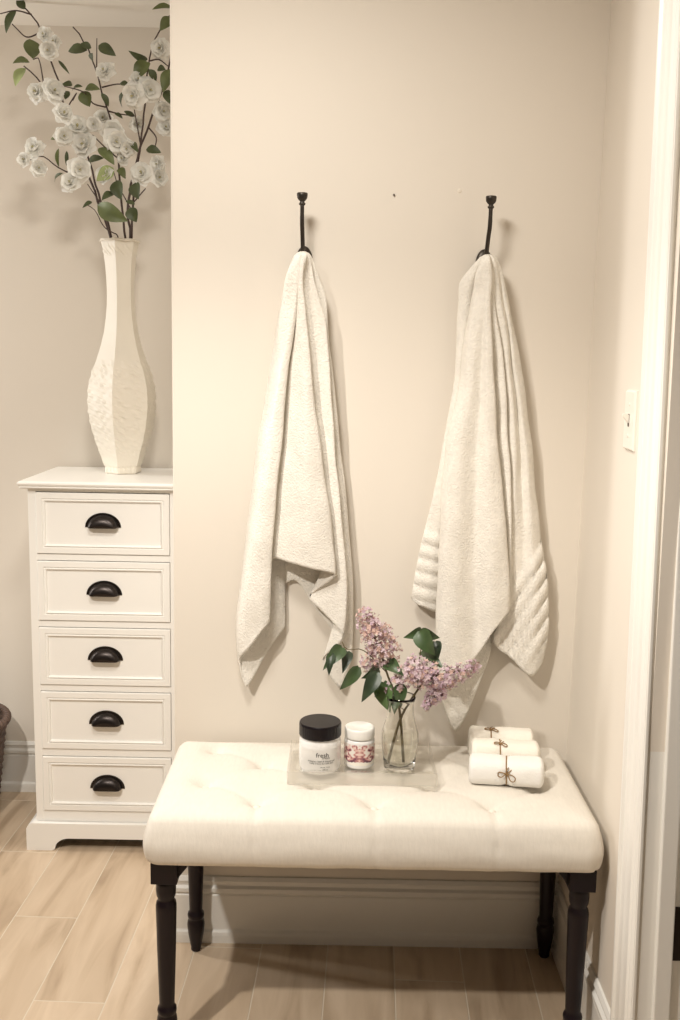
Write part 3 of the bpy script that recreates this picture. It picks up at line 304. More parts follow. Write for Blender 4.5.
# the jamb with its stop, and the open door with a hinge
jb = struct('door_1', box(box(bmesh.new(), XR - .008, XR + .112, DY0, DY0 + .018, 0, DZ, bev=.002), XR - .004, XR + .114, DY1 - .018, DY1, 0, DZ, bev=.002), M['trim'])
obj('jamb_bead', B(XR - .010, XR - .004, DY0 - .004, DY0 + .001, 0, DZ, bev=.0015), M['trim'], jb)
obj('door_stop', B(XR + .026, XR + .056, DY0 - .013, DY0 + .001, 0, DZ, bev=.003, seg=3), M['trim'], jb)
obj('door_panel', B(XR + .116, XR + .90, DY0 - .042, DY0 - .004, 0.01, DZ - .01, bev=.003), M['trim'], jb)
hg = obj('hinge', B(XR + .057, XR + .108, DY0 - .003, DY0 + .001, .385, .487, bev=.001), M['bronze'], jb)
bm = lathe(bmesh.new(), [(0.0, -.056), (.005, -.053), (.0065, -.049), (.0065, .049), (.005, .053), (0.0, .056)], 14, (XR + .112, DY0 - .009, .436), cap=False)
obj('hinge_pin', bm, M['bronze'], hg, True)
bm = bmesh.new()
for dz in (-.03, 0.0, .03): bm.faces.new([bm.verts.new((XR + .082 + .004 * math.cos(2 * PI * k / 10), DY0 - .0036, .436 + dz + .004 * math.sin(2 * PI * k / 10))) for k in range(10)])
obj('screw', bm, M['stud'], hg)
lean(jb, .027)

# ------------------------------------------------------------------ dresser
def dresser():
    DXc, YF, YB = -0.674, 0.464, 0.840
    T = thing('chest_of_drawers', 'tall narrow white chest of five drawers with black cup pulls in the alcove', 'chest of drawers', (DXc, 0.65, 0))
    hw = 0.2115
    bm = B(DXc - hw, DXc - hw + .022, YF, YB, 0.07, 1.078, bev=.0015)           # side panels, rails, back
    box(bm, DXc + hw - .022, DXc + hw, YF, YB, 0.07, 1.078, bev=.0015)
    zs = [(1.0665, .8915), (.8695, .6965), (.6745, .505), (.483, .3105), (.2855, .1195)]
    rails = [(1.078, 1.0685), (.8895, .8715), (.6945, .6765), (.503, .485), (.3085, .2875), (.1175, .080)]
    for a, b in rails: box(bm, DXc - hw + .020, DXc + hw - .020, YF + .001, YF + .03, b, a, bev=.001)
    box(bm, DXc - hw + .01, DXc + hw - .01, YB - .01, YB - .002, .08, 1.07); 
    obj('body', bm, M['white'], T)
    obj('drawer_gap_shade', B(DXc - hw + .021, DXc + hw - .021, YF + .022, YF + .024, .09, 1.07), M['gap_shade'], T)  # thin dark sheet behind the fronts, shade of the gaps as colour
    # top with an ogee edge
    prof = [(0, 1.078), (.014, 1.078), (.019, 1.0815), (.0165, 1.0845), (.021, 1.0875), (.023, 1.092), (.022, 1.096), (.018, 1.099), (0, 1.099)]
    bm = bmesh.new(); rows = []
    for o, z in prof[1:-1]:
        rows.append([bm.verts.new(p) for p in ((DXc - hw - o, YB, z), (DXc - hw - o, YF - o, z), (DXc + hw + o, YF - o, z), (DXc + hw + o, YB, z))])
    for a, b in zip(rows, rows[1:]):
        for i in range(4): bm.faces.new((a[i], a[(i + 1) % 4], b[(i + 1) % 4], b[i]))
    bm.faces.new(rows[0][::-1]); bm.faces.new(rows[-1])
    obj('top', bm, M['white'], T)
    # plinth with bracket feet
    pw = hw + .027
    poly = [(-pw, 0), (-pw + .075, 0)]
    for k in range(9):
        a = PI / 2 * k / 8; poly.append((-pw + .083 + .042 * (1 - math.cos(a)) , .004 + .034 * math.sin(a)))
    poly += [(-x, z) for x, z in poly[::-1]]
    poly += [(pw, .068), (pw - .006, .078), (pw - .016, .084), (-pw + .016, .084), (-pw + .006, .078), (-pw, .068)]
    bm = prism(bmesh.new(), [(DXc + x, z) for x, z in poly], YF - .016, YF - .002, 'y')
    box(bm, DXc - pw, DXc - pw + .02, YF - .002, YB, .0, .068); box(bm, DXc + pw - .02, DXc + pw, YF - .002, YB, .0, .068)
    prism(bm, [(DXc - pw, .068), (DXc - pw + .006, .078), (DXc - pw + .016, .084), (DXc - pw + .03, .084), (DXc - pw + .03, .068)], YF - .002, YB, 'y')
    obj('plinth', bm, M['white'], T)
    for i, (z1, z0) in enumerate(zs):
        xa, xb = DXc - .1885, DXc + .1885
        bm = bmesh.new(); y = YF - .004
        steps = [(0, 0), (0, -.0), (.0165, 0), (.018, .0030), (.0205, .0030), (.022, -.001), (.0245, .0005), (.0265, .0060), (.0275, .0060)]
        rows = [[bm.verts.new(p) for p in ((xa, y + .024, z0), (xb, y + .024, z0), (xb, y + .024, z1), (xa, y + .024, z1))]]
        for s, dy in [(0, .0015), (.0015, 0)] + steps[2:]:
            rows.append([bm.verts.new(p) for p in ((xa + s, y + dy, z0 + s), (xb - s, y + dy, z0 + s), (xb - s, y + dy, z1 - s), (xa + s, y + dy, z1 - s))])
        for a, b in zip(rows, rows[1:]):
            for k in range(4): bm.faces.new((a[k], a[(k + 1) % 4], b[(k + 1) % 4], b[k]))
        bm.faces.new(rows[-1])
        d = obj('drawer', bm, M['white'], T)
        # cup pull: a quarter-sphere shell with a rim
        zc, yc = (z0 + z1) / 2 - .010, YF + .0015
        if i == 4: zc -= .003
        bm = bmesh.new(); nu, nv = 20, 8; g = []
        for a in range(nu + 1):
            th = PI * a / nu; g.append([])
            for b in range(nv + 1):
                ph = PI / 2 * b / nv
                R = .036 if b else .0365
                g[-1].append(bm.verts.new((DXc + 1.2 * R * math.cos(th) * (math.cos(ph * .55) if b < nv else .62),
                                           yc - .024 * math.sin(ph), zc + .036 * math.sin(th) * (math.cos(ph) ** .8 if b < nv else 0) * 1.0)))
        for a in range(nu):
            for b in range(nv):
                try: bm.faces.new((g[a][b], g[a + 1][b], g[a + 1][b + 1], g[a][b + 1]))
                except ValueError: pass
        bmesh.ops.remove_doubles(bm, verts=bm.verts, dist=1e-5)
        h = obj('cup_pull', bm, M['bronze'], d, True); sm = h.modifiers.new('s', 'SOLIDIFY'); sm.thickness = .0022
        bm = bmesh.new()       # the flat flange around it
        pr = [bm.verts.new((DXc + 1.2 * r * math.cos(PI * k / 20), yc - .0018, zc + r * math.sin(PI * k / 20) * .98)) for r in (.034, .0425) for k in range(21)]
        for k in range(20): bm.faces.new((pr[k], pr[k + 1], pr[22 + k], pr[21 + k]))
        for f in list(bmesh.ops.extrude_face_region(bm, geom=bm.faces[:])['geom']):
            if isinstance(f, bmesh.types.BMVert): f.co.y += .0018
        obj('pull_flange', bm, M['bronze'], d)
dresser()

# ------------------------------------------------------------------ tall faceted vase
VX, VY, VZ = -0.6650, 0.695, 1.0995
def vase():
    prof = [(0, .0505), (.004, .0545), (.012, .0555), (.02, .0545), (.05, .064), (.09, .078), (.14, .0925), (.19, .1005), (.225, .1015), (.26, .099), (.30, .089), (.34, .074),
            (.38, .061), (.42, .051), (.46, .0450), (.50, .0412), (.54, .0405), (.58, .0418), (.62, .0450), (.645, .0485), (.665, .0520), (.675, .0545), (.685, .0560)]
    angs = [math.radians(a) for a in (-33.6, -93.6, -153.6, -213.6, -273.6, -333.6)]
    bm = bmesh.new(); nf = 8; rows = []
    fine = []
    for (z0, r0), (z1, r1) in zip(prof, prof[1:]):
        k = max(1, int((z1 - z0) / .006))
        for j in range(k): fine.append((z0 + (z1 - z0) * j / k, r0 + (r1 - r0) * j / k))
    fine.append(prof[-1])
    for z, r in fine:
        row = []
        for i in range(6):
            a, b = angs[i], angs[(i + 1) % 6] if i < 5 else angs[0] - 2 * PI
            P, Q = Vector((math.cos(a), math.sin(a))), Vector((math.cos(b), math.sin(b)))
            for j in range(nf):
                u = j / nf; p = P.lerp(Q, u) * r * 1.012; d = 0
                edge = min(u, 1 - u)
                if .015 < z < .345:        # raised lace band, denser above, fading near the foot
                    lace = math.sin(j * 2.4 + i) * math.sin(z * 210) + noise.noise(Vector((i * 3 + u * 9, z * 150, 2))) * 1.2
                    fade = 1.0 if z > .09 else max(0.15, (z - .02) / .07)
                    d = .0017 * lace * fade + .0016
                    if z > .325 + .010 * math.sin(u * PI * 4): d = 0
                if .004 < z < .022: d = .0012 * (1 if j % 2 else -1)
                if .640 < z < .672: d = .0012 * math.sin(j * 2.6 + z * 600)
                n2 = p.normalized(); p = p + n2 * d
                row.append(bm.verts.new((VX + p.x, VY + p.y, VZ + z)))
        rows.append(row)
    n = len(rows[0])
    for a, b in zip(rows, rows[1:]):
        for i in range(n): bm.faces.new((a[i], a[(i + 1) % n], b[(i + 1) % n], b[i]))
    bm.faces.new(rows[0][::-1])
    T = thing('flower_vase', 'tall cream six sided vase with raised lace band on the chest', 'vase', (VX, VY, VZ))
    o = obj('vase_body', bm, M['ceramic'], T); s = o.modifiers.new('s', 'SOLIDIFY'); s.thickness = .006; s.offset = -1
    me = o.data
    bm = bmesh.new(); pr = []
    for rr, z in ((.0575, .681), (.0595, .684), (.0575, .688), (.051, .687), (.0500, .683)):
        pr.append([bm.verts.new((VX + rr * 1.0 * math.cos(a), VY + rr * math.sin(a), VZ + z + .0012 * math.sin(a * 7))) for a in [angs[k // 4] + (((angs[k // 4 + 1] if k // 4 < 5 else angs[0] - 2 * PI)) - angs[k // 4]) * (k % 4) / 4 for k in range(24)]])
    for a, b in zip(pr, pr[1:] + pr[:1]):
        for i in range(24): bm.faces.new((a[i], a[(i + 1) % 24], b[(i + 1) % 24], b[i]))
    obj('rim', bm, M['ceramic'], T)
vase()

# ------------------------------------------------------------------ blossom branches
def blossom_bm(c, R, seed):
    rnd = random.Random(seed); bm = bmesh.new()
    nrm = Vector((rnd.uniform(-.6, .6), -1.0, rnd.uniform(-.35, .55))).normalized()
    t1 = nrm.orthogonal().normalized(); t2 = nrm.cross(t1)
    for layer, (k, rr, tilt) in enumerate(((6, 1.0, .05), (6, .84, .42), (5, .6, .85))):
        a0 = rnd.uniform(0, PI)
        for i in range(k):
            a = a0 + 2 * PI * i / k + rnd.uniform(-.15, .15)
            d = t1 * math.cos(a) + t2 * math.sin(a); s = nrm.cross(d); L = R * rr * rnd.uniform(.85, 1.08); W_ = L * .66
            tl = tilt + rnd.uniform(-.2, .2); g = []
            for u in range(6):
                uu = u / 5
                wv = W_ * math.sin(PI * min(.96, (.12 + .80 * uu))) ** .7
                lift = nrm * (L * (math.sin(tl) * uu - .25 * uu * uu * (1 if layer == 0 else -.3)))
                base = c + d * (L * uu * math.cos(tl) + R * .02) + lift
                g.append([bm.verts.new(base + s * wv * (v / 2 - 1) * 1.0 + nrm * (.14 * L * ((v / 2 - 1) ** 2) + .05 * L * math.sin(v * 2.2 + i + uu * 5)) + d * (-.14 * L * (v / 2 - 1) ** 2 * uu)) for v in range(5)])
            for u in range(5):
                for v in range(4): bm.faces.new((g[u][v], g[u][v + 1], g[u + 1][v + 1], g[u + 1][v]))
    return bm, nrm
def leaf_bm(a, b, hw, seed, heart=False):
    rnd = random.Random(seed); bm = bmesh.new(); a, b = Vector(a), Vector(b); d = b - a; L = d.length; dn = d.normalized()
    view = Vector((rnd.uniform(-.5, .5), -1, rnd.uniform(-.2, .6))).normalized()
    s = dn.cross(view).normalized(); nn = s.cross(dn).normalized(); g = []; N = 9
    for u in range(N + 1):
        uu = u / N
        wv = hw * ((math.sin(PI * uu ** .5) ** .9) if heart else (math.sin(PI * uu ** .85) ** .9 + .03)) * (1 if uu < .999 else 0)
        if heart and u == 0: wv = hw * .25
        mid = a + d * uu + nn * (L * .10 * math.sin(PI * uu) - L * .10 * uu * uu)
        g.append([bm.verts.new(mid + s * wv * (v - 2) / 2 + nn * (wv * .35 * abs(v - 2) / 2 + .02 * hw * math.sin(uu * 24 + v)) - dn * (hw * .10 * abs(v - 2) / 2 * (1 if heart and u < 3 else 0) * 1.6)) for v in range(5)])
    for u in range(N):
        for v in range(4): bm.faces.new((g[u][v], g[u][v + 1], g[u + 1][v + 1], g[u + 1][v]))
    return bm
BL = ['flowering branch curving up at far left out of the tall vase', 'slender branch behind, reaching past the top left corner from the tall vase', 'upright branch in the middle of the tall vase with a bare forked tip',
      'branch leaning to the right of the tall vase, close to the wall corner', 'front right branch of the tall vase ending in a leafy top beside the wall corner', 'shortest thin sprig bending left just above the vase rim']
branches = []
for i, (pts, r) in enumerate(BRANCHES):
    n = 22; base = Vector((VX + (i % 3 - 1) * .014, VY + (-.01 if i % 2 else .012), VZ + .50))
    P0 = Vector(pts[0]); P0.z = VZ + .69; P0.x = min(max(P0.x, VX - .038), VX + .038); P0.y = VY + (-.028 if i in (0, 2, 4) else .02 if i != 5 else -.01)
    T = thing('blossom_branch', BL[i], 'branch', P0, 'faux blossom branches in the tall vase')
    branches.append(T)
    path = cr([base, P0] + [Vector(p) for p in pts[1:]], 34)
    bm = tube(bmesh.new(), [p + Vector((noise.noise(p * 30), 0, noise.noise(p * 30 + Vector((5, 5, 5))))) * .004 for p in path], [r * (1 - .55 * k / 33) for k in range(34)], 7)
    for j, (bi, tp) in enumerate(TWIGS):
        if bi == i: tube(bm, cr(tp, 12), [r * .55 * (1 - .4 * k / 11) for k in range(12)], 6)
    obj('stem', bm, M['twig'], T, True)
for j, (bi, c, R) in enumerate(BLOSSOMS):
    c = Vector(c); R *= 1.28
    bm, nrm = blossom_bm(c, R, 100 + j)
    f = obj('blossom', bm, M['petal'], branches[bi], True, recalc=False)
    bm = bmesh.new(); t1 = nrm.orthogonal().normalized(); t2 = nrm.cross(t1)
    for k in range(7):
        a = k * 2.4; q = c + nrm * R * .45 + (t1 * math.cos(a) + t2 * math.sin(a)) * R * .12 * (k / 7)
        tube(bm, [c + nrm * R * .05, q], R * .03, 4)
    obj('stamens', bm, M['stamen'], f)
for j, (bi, a, b, hw, k) in enumerate(LEAVES):
    obj('leaf', leaf_bm(a, b, hw, 300 + j), M['leaf%d' % k], branches[bi], True, recalc=False)

# ------------------------------------------------------------------ coat hooks
def hook(x, z, lean, label, PX0):
    # back plate on the wall, arm curving up and out to a ball tip, lower arm under the towel
    T = thing('coat_hook', label, 'hook', (x, 0, z), 'wall hooks')
    bm = bmesh.new(); zp = z - .024
    rows = []
    for o, k in ((-.0005, 1.0), (-.004, 1.0), (-.0075, .82), (-.009, .55)):
        rows.append([bm.verts.new((x + 0.0200 * k * math.cos(2 * PI * i / 32) + PX0, o, zp + (.038 * k) * math.sin(2 * PI * i / 32))) for i in range(32)])
    for a, b in zip(rows, rows[1:]):
        for i in range(32): bm.faces.new((a[i], a[(i + 1) % 32], b[(i + 1) % 32], b[i]))
    bm.faces.new(rows[0][::-1]); bm.faces.new(rows[-1])
    obj('back_plate', bm, M['hook'], T, True)
    arm = cr([(x, -.006, zp + .004), (x + lean * .05, -.020, zp + .006), (x + lean * .25, -.042, zp + .020), (x + lean * .7, -.058, zp + .060), (x + lean, -.066, z + .055), (x + lean * 1.05, -.070, z + .098)], 20)
    bm = tube(bmesh.new(), arm, [.0055] * 4 + [.0048] * 12 + [.0045] * 4, 12)
    obj('arm', bm, M['hook'], T, True)
    e = arm[-1]
    bm = lathe(bmesh.new(), [(.0045, -.005), (.0070, -.003), (.0072, .000), (.0050, .002), (.0050, .004), (.0085, .007), (.0110, .011), (.0118, .016), (.0120, .0205), (.0108, .0220), (0.0001, .0222)], 24, e, cap=False)
    obj('knob', bm, M['hook'], T, True)
    low = cr([(x, -.008, zp - .030), (x, -.028, zp - .036), (x, -.044, zp - .032), (x, -.050, zp - .024)], 10)
    bm = tube(bmesh.new(), low, .0055, 12); lathe(bm, [(.001, -.006), (.006, -.004), (.0075, .001), (.006, .006), (.001, .008)], 16, low[-1])
    obj('lower_arm', bm, M['hook'], T, True)
    return T
hook(-.0955, 1.690, -.002, 'dark bronze wall hook holding the left cream towel', .001)
hook(.3120, 1.690, .0035, 'dark bronze wall hook holding the right cream towel with ribbed bands', .002)

# ------------------------------------------------------------------ towels
def towel(cols, seed, ribs=None):
    NV, NU = 130, 6
    K = [cr(c, NV) for c in cols]
    bm = bmesh.new(); grid = []
    n = len(K)
    for i in range(n - 1):
        for j in range(NU if i < n - 2 else NU + 1):
            u = j / NU; colv = []
            for v in range(NV):
                p0, p1, p2, p3 = K[max(i - 1, 0)][v], K[i][v], K[i + 1][v], K[min(i + 2, n - 1)][v]
                h = max((p2 - p1).length, 1e-6)
                m0 = (p2 - p0) * h / max((p1 - p0).length + h, 1e-6); m1 = (p3 - p1) * h / max((p3 - p2).length + h, 1e-6)
                q = p1 * (2 * u**3 - 3 * u * u + 1) + m0 * .8 * (u**3 - 2 * u * u + u) + p2 * (-2 * u**3 + 3 * u * u) + m1 * .8 * (u**3 - u * u)
                f = min(1, v / 12)
                q = q + Vector((noise.noise(Vector((q.x * 22, q.z * 9, seed))), noise.noise(Vector((q.x * 26, q.z * 14, seed + 7))) , 0)) * .003 * f
                if ribs:
                    for (ox, oz, nx, nz, L), (c0, c1), per in ribs:
                        s = (q.x - ox) * nx + (q.z - oz) * nz
                        if c0 <= i < c1 and 0 < s < L * 1.03:
                            q.y -= .010 * (abs(math.sin(PI * s / per)) ** .5 - .4)
                if q.y > -.006: q.y = -.006
                colv.append(bm.verts.new(q))
            grid.append(colv)
    for a, b in zip(grid, grid[1:]):
        for v in range(NV - 1): bm.faces.new((a[v], a[v + 1], b[v + 1], b[v]))
    o = obj('bath_towel', bm, M['towel'], None, True, recalc=False)
    s = o.modifiers.new('thick', 'SOLIDIFY'); s.thickness = .0042; s.offset = 0
    return o
t = towel(TOWEL_LEFT, 3); tag(t, 'cream terry bath towel on the left hook, hanging in soft folds above the jars', 'towel', 'bath towels on the wall hooks')
t = towel(TOWEL_RIGHT, 9, [(RIBS[0], (1, 5), RIBS[0][4] / 5.2), (RIBS[1], (16, 22), RIBS[1][4] / 5.0)])
tag(t, 'cream terry bath towel on the right hook, with ribbed bands near its ends', 'towel', 'bath towels on the wall hooks')

# ------------------------------------------------------------------ upholstered bench
BX0, BX1, BY0, BY1, BZ0, BZT = -0.386, 0.540, -0.456, -0.016, 0.438, 0.543
def bench():
    T = thing('bench', 'tufted cream upholstered bench on turned black legs against the wall', 'bench', ((BX0 + BX1) / 2, (BY0 + BY1) / 2, 0))
    cx, cy = (BX0 + BX1) / 2, (BY0 + BY1) / 2; hx, hy = (BX1 - BX0) / 2, (BY1 - BY0) / 2
    but = []
    for row, (y, xs) in enumerate(((-.365, (-.165, .080, .325)), (-.275, (-.285, -.045, .205, .435)), (-.170, (-.165, .080, .325)), (-.090, (-.285, -.045, .205, .435)))):
        for x in xs: but.append((x, y))
    pleats = [(-.165, BY0), (.080, BY0), (.325, BY0)]
    bm = bmesh.new(); NX, NY = 132, 66; g = []
    def topz(x, y):
        ex, ey = 1 - abs(x - cx) / hx, 1 - abs(y - cy) / hy
        z = BZT - .014 + .014 * min(1, (min(ex * hx, ey * hy) / .06)) ** .5
        for bx, by in but:
            d = math.hypot(x - bx, y - by); z -= .020 * math.exp(-(d / .024) ** 1.2)
        for bx, by in but:         # diamond pleats to the neighbours
            for qx, qy in but:
                if qy > by and abs(qy - by) < .12 and abs(qx - bx) < .135:
                    ax, ay = qx - bx, qy - by; L2 = ax * ax + ay * ay; u = ((x - bx) * ax + (y - by) * ay) / L2
                    if 0 < u < 1:
                        dd = abs((x - bx) * ay - (y - by) * ax) / math.sqrt(L2); z -= .0065 * math.exp(-(dd / .006) ** 1.2) * (.4 + .6 * abs(2 * u - 1))
        for px, _ in pleats:
            if y < -.365: z -= .006 * math.exp(-(abs(x - px) / .005) ** 1.3)
        return z
    # cross-section rings: cap grid plus side skirt
    def rnd(a, h, r=.032):                      # rounds the plan corners slightly through power mapping
        return a
    for i in range(NX + 1):
        g.append([])
        for j in range(NY + 1):
            s, t_ = 2 * i / NX - 1, 2 * j / NY - 1
            x, y = cx + s * hx, cy + t_ * hy
            # superellipse corner: pull corners in
            ax, ay = max(0, abs(x - cx) - (hx - .035)), max(0, abs(y - cy) - (hy - .035))
            if ax > 0 and ay > 0:
                L = math.hypot(ax, ay); m = max(ax, ay); k = m / L
                x = cx + math.copysign(hx - .035 + ax * k, x - cx); y = cy + math.copysign(hy - .035 + ay * k, y - cy)
            e = min(hx - abs(s) * hx, hy - abs(t_) * hy); z = topz(x, y)
            R = .026
            if e < R:
                q = 1 - e / R; z -= R * (1 - math.sqrt(max(0, 1 - q * q)))
            g[i].append(bm.verts.new((x, y, z)))
    for i in range(NX):
        for j in range(NY): bm.faces.new((g[i][j], g[i + 1][j], g[i + 1][j + 1], g[i][j + 1]))
    rim = [g[i][0] for i in range(NX + 1)] + [g[NX][j] for j in range(1, NY + 1)] + [g[i][NY] for i in range(NX - 1, -1, -1)] + [g[0][j] for j in range(NY - 1, 0, -1)]
    prev = rim; n = len(rim)
    zt = BZT - .014 - .026
    for k in range(1, 11):
        u = k / 10; ring = []
        for v in rim:
            x, y = v.co.x, v.co.y; nx, ny = (x - cx) / hx, (y - cy) / hy; z = v.co.z + (BZ0 - v.co.z) * u
            bul = .006 * math.sin(PI * min(1, u * 1.0)) - (.004 if k == 10 else 0)
            dx = bul * (1 if abs(nx) > .97 else 0) * math.copysign(1, nx); dy = bul * (1 if abs(ny) > .93 else 0) * math.copysign(1, ny)
            pin = 0
            if ny < -.93:
                for px, _ in pleats: pin += .0045 * math.exp(-(abs(x - px) / .003) ** 1.3) * (1 - .3 * u)
                dy += .0012 * noise.noise(Vector((x * 14, z * 30, 0)))
            wav = .0012 * noise.noise(Vector((x * 18, y * 18, 4))) if k == 10 else 0
            ring.append(bm.verts.new((x + dx, y + dy + pin, z + wav)))
        for i in range(n): bm.faces.new((prev[i], prev[(i + 1) % n], ring[(i + 1) % n], ring[i]))
        prev = ring
    bm.faces.new(prev)
    obj('cushion', bm, M['linen'], T, True)
    for bx, by in but:
        z = topz(bx, by)
        bm = lathe(bmesh.new(), [(.0075, 0), (.0078, .0015), (.006, .0032), (.003, .0042), (.0002, .0045)], 16, (bx, by, z + .0003), cap=False)
        obj('tuft_button', bm, M['linen'], T, True)
    bm = B(BX0 + .018, BX1 - .018, BY0 + .018, BY1 - .008, .4345, .441)
    obj('seat_board', bm, M['black'], T)
    for lx, ly in ((-.3475, -.412), (.5045, -.412), (-.340, -.045), (.5205, -.045)):
        bm = B(lx - .027, lx + .027, ly - .027, ly + .027, .388, .4345, bev=.002)
        prof = [(.0270, .388), (.0245, .378), (.0255, .366), (.024, .353), (.0205, .346), (.0205, .342), (.0245, .338), (.0262, .330), (.0262, .320), (.0255, .30), (.024, .24), (.022, .18), (.0195, .112), (.0195, .104), (.0235, .101), (.025, .095), (.0235, .088), (.0205, .085),
                (.0245, .080), (.0262, .070), (.0240, .050), (.0190, .025), (.0150, .010), (.0155, .004), (.012, 0)]
        lathe(bm, [(q * .82, z) for q, z in prof[::-1]], 28, (lx, ly, 0))
        if lx < 0 or lx > .4:
            d = 1 if lx < 0 else -1
            if ly < -.2: prism(bm, [(lx + d * .027, .4345), (lx + d * .052, .4345), (lx + d * .046, .420), (lx + d * .034, .405), (lx + d * .027, .395)], ly - .012, ly + .012, 'y')
        o = obj('leg', bm, M['black'], T)
        for p in o.data.polygons:
            if len(p.vertices) == 4 and p.center.z < .387: p.use_smooth = True
bench()

# ------------------------------------------------------------------ acrylic tray
TX0, TX1, TY0, TY1, TZ = -.107, .216, -.290, -.108, .5425
def tray():
    bm = bmesh.new(); t_ = .009; h = .031
    def ring(i, z): return [bm.verts.new(p) for p in ((TX0 + i, TY0 + i, z), (TX1 - i, TY0 + i, z), (TX1 - i, TY1 - i, z), (TX0 + i, TY1 - i, z))]
    a, b, c, d = ring(0, TZ), ring(0, TZ + h), ring(t_, TZ + h), ring(t_, TZ + .006)
    for p, q in ((a, b), (b, c), (c, d)):
        for i in range(4): bm.faces.new((p[i], p[(i + 1) % 4], q[(i + 1) % 4], q[i]))
    bm.faces.new(a[::-1]); bm.faces.new(d)
    bmesh.ops.bevel(bm, geom=[e for e in bm.edges if len(e.link_faces) == 2], offset=.0012, segments=2, affect='EDGES')
    for f in bm.faces:
        cz_ = f.calc_center_median()
        if abs(f.normal.z) < .5 and (cz_.y < TY0 + .001 or cz_.x > TX1 - .001 or cz_.x < TX0 + .001): f.material_index = 1
    o = obj('serving_tray', bm, [M['acrylic'], M['acrylic_edge']]); tag(o, 'clear acrylic tray under the jars and lilac vase on the bench', 'tray')
tray()
TF = TZ + .0065

# ------------------------------------------------------------------ cream jar
def text_on(name, s, size, cx, cy, cz, R, m, parent, bend=True, track=1.0):
    cu = bpy.data.curves.new(name, 'FONT'); cu.body = s; cu.size = size; cu.align_x = 'CENTER'; cu.space_character = track; cu.resolution_u = 3
    to = bpy.data.objects.new(name, cu); C.objects.link(to)
    dg = bpy.context.evaluated_depsgraph_get(); me = bpy.data.meshes.new_from_object(to.evaluated_get(dg))
    bpy.data.objects.remove(to); bpy.data.curves.remove(cu)
    for v in me.vertices:
        a = v.co.x / R; z = v.co.y
        v.co = (cx + (R + .0004) * math.sin(a + OFFA[0]), cy - (R + .0004) * math.cos(a + OFFA[0]), cz + z)
    me.materials.clear(); me.materials.append(m)
    o = bpy.data.objects.new(name, me); C.objects.link(o); o.parent = parent
    o.matrix_parent_inverse = Matrix.Translation(parent.location).inverted() if parent.type == 'EMPTY' else Matrix()
    return o
OFFA = [0.0]
JX, JY, JR = -.038, -.214, .0465
T = thing('cosmetic_jar', 'white jar of body cream with wide glossy black lid on the tray', 'jar', (JX, JY, TF))
bm = lathe(bmesh.new(), [(.036, 0), (.041, .001), (.0445, .005), (.0465, .012), (.0468, .035), (.0465, .062), (.0455, .072), (.0425, .078), (.042, .084)], 56, (JX, JY, TF))
obj('jar_body', bm, M['cream'], T, True)
bm = bmesh.new()
L0, L1 = -1.05, 1.12
for i in range(41):
    a = L0 + (L1 - L0) * i / 40
    for z in (.011, .060): bm.verts.new((JX + (.04695) * math.sin(a), JY - .04695 * math.cos(a), TF + z))
bm.verts.ensure_lookup_table()
for i in range(40): bm.faces.new([bm.verts[k] for k in (2 * i, 2 * i + 2, 2 * i + 3, 2 * i + 1)])
lb = obj('label', bm, M['foil'], T, True, recalc=False)
OFFA[0] = .14
text_on('lettering', 'fresh', .0145, JX, JY, TF + .0440, .0472, M['ink'], lb)
OFFA[0] = .30
text_on('lettering', 'cream', .0072, JX, JY, TF + .0400, .0472, M['ink'], lb)
OFFA[0] = .10
text_on('lettering', 'shampoo, bath & shower gel', .0054, JX, JY, TF + .0330, .0472, M['ink'], lb)
text_on('lettering', 'body creme for soft skin', .0054, JX, JY, TF + .0282, .0472, M['ink'], lb)
OFFA[0] = .28
text_on('lettering', 'net wt. 16 oz.', .0040, JX, JY, TF + .0200, .0472, M['ink'], lb)
text_on('lettering', '480 ml', .0044, JX, JY, TF + .0145, .0472, M['ink'], lb)
prof = [(.0455, .0795), (.0462, .0800), (.0468, .082), (.0468, .106), (.0458, .1090), (.0440, .1105), (.0425, .1101), (.0002, .1101)]
bm = bmesh.new(); n = 96; rows = []
for k, (r, z) in enumerate(prof):
    rows.append([bm.verts.new((JX + (r - (.0004 if 1 < k < 4 and i % 2 else 0)) * math.cos(2 * PI * i / n), JY + (r - (.0004 if 1 < k < 4 and i % 2 else 0)) * math.sin(2 * PI * i / n), TF + z)) for i in range(n)])
for a, b in zip(rows, rows[1:]):
    for i in range(n): bm.faces.new((a[i], a[(i + 1) % n], b[(i + 1) % n], b[i]))
bm.faces.new(rows[0][::-1])
obj('lid', bm, M['lid'], T)

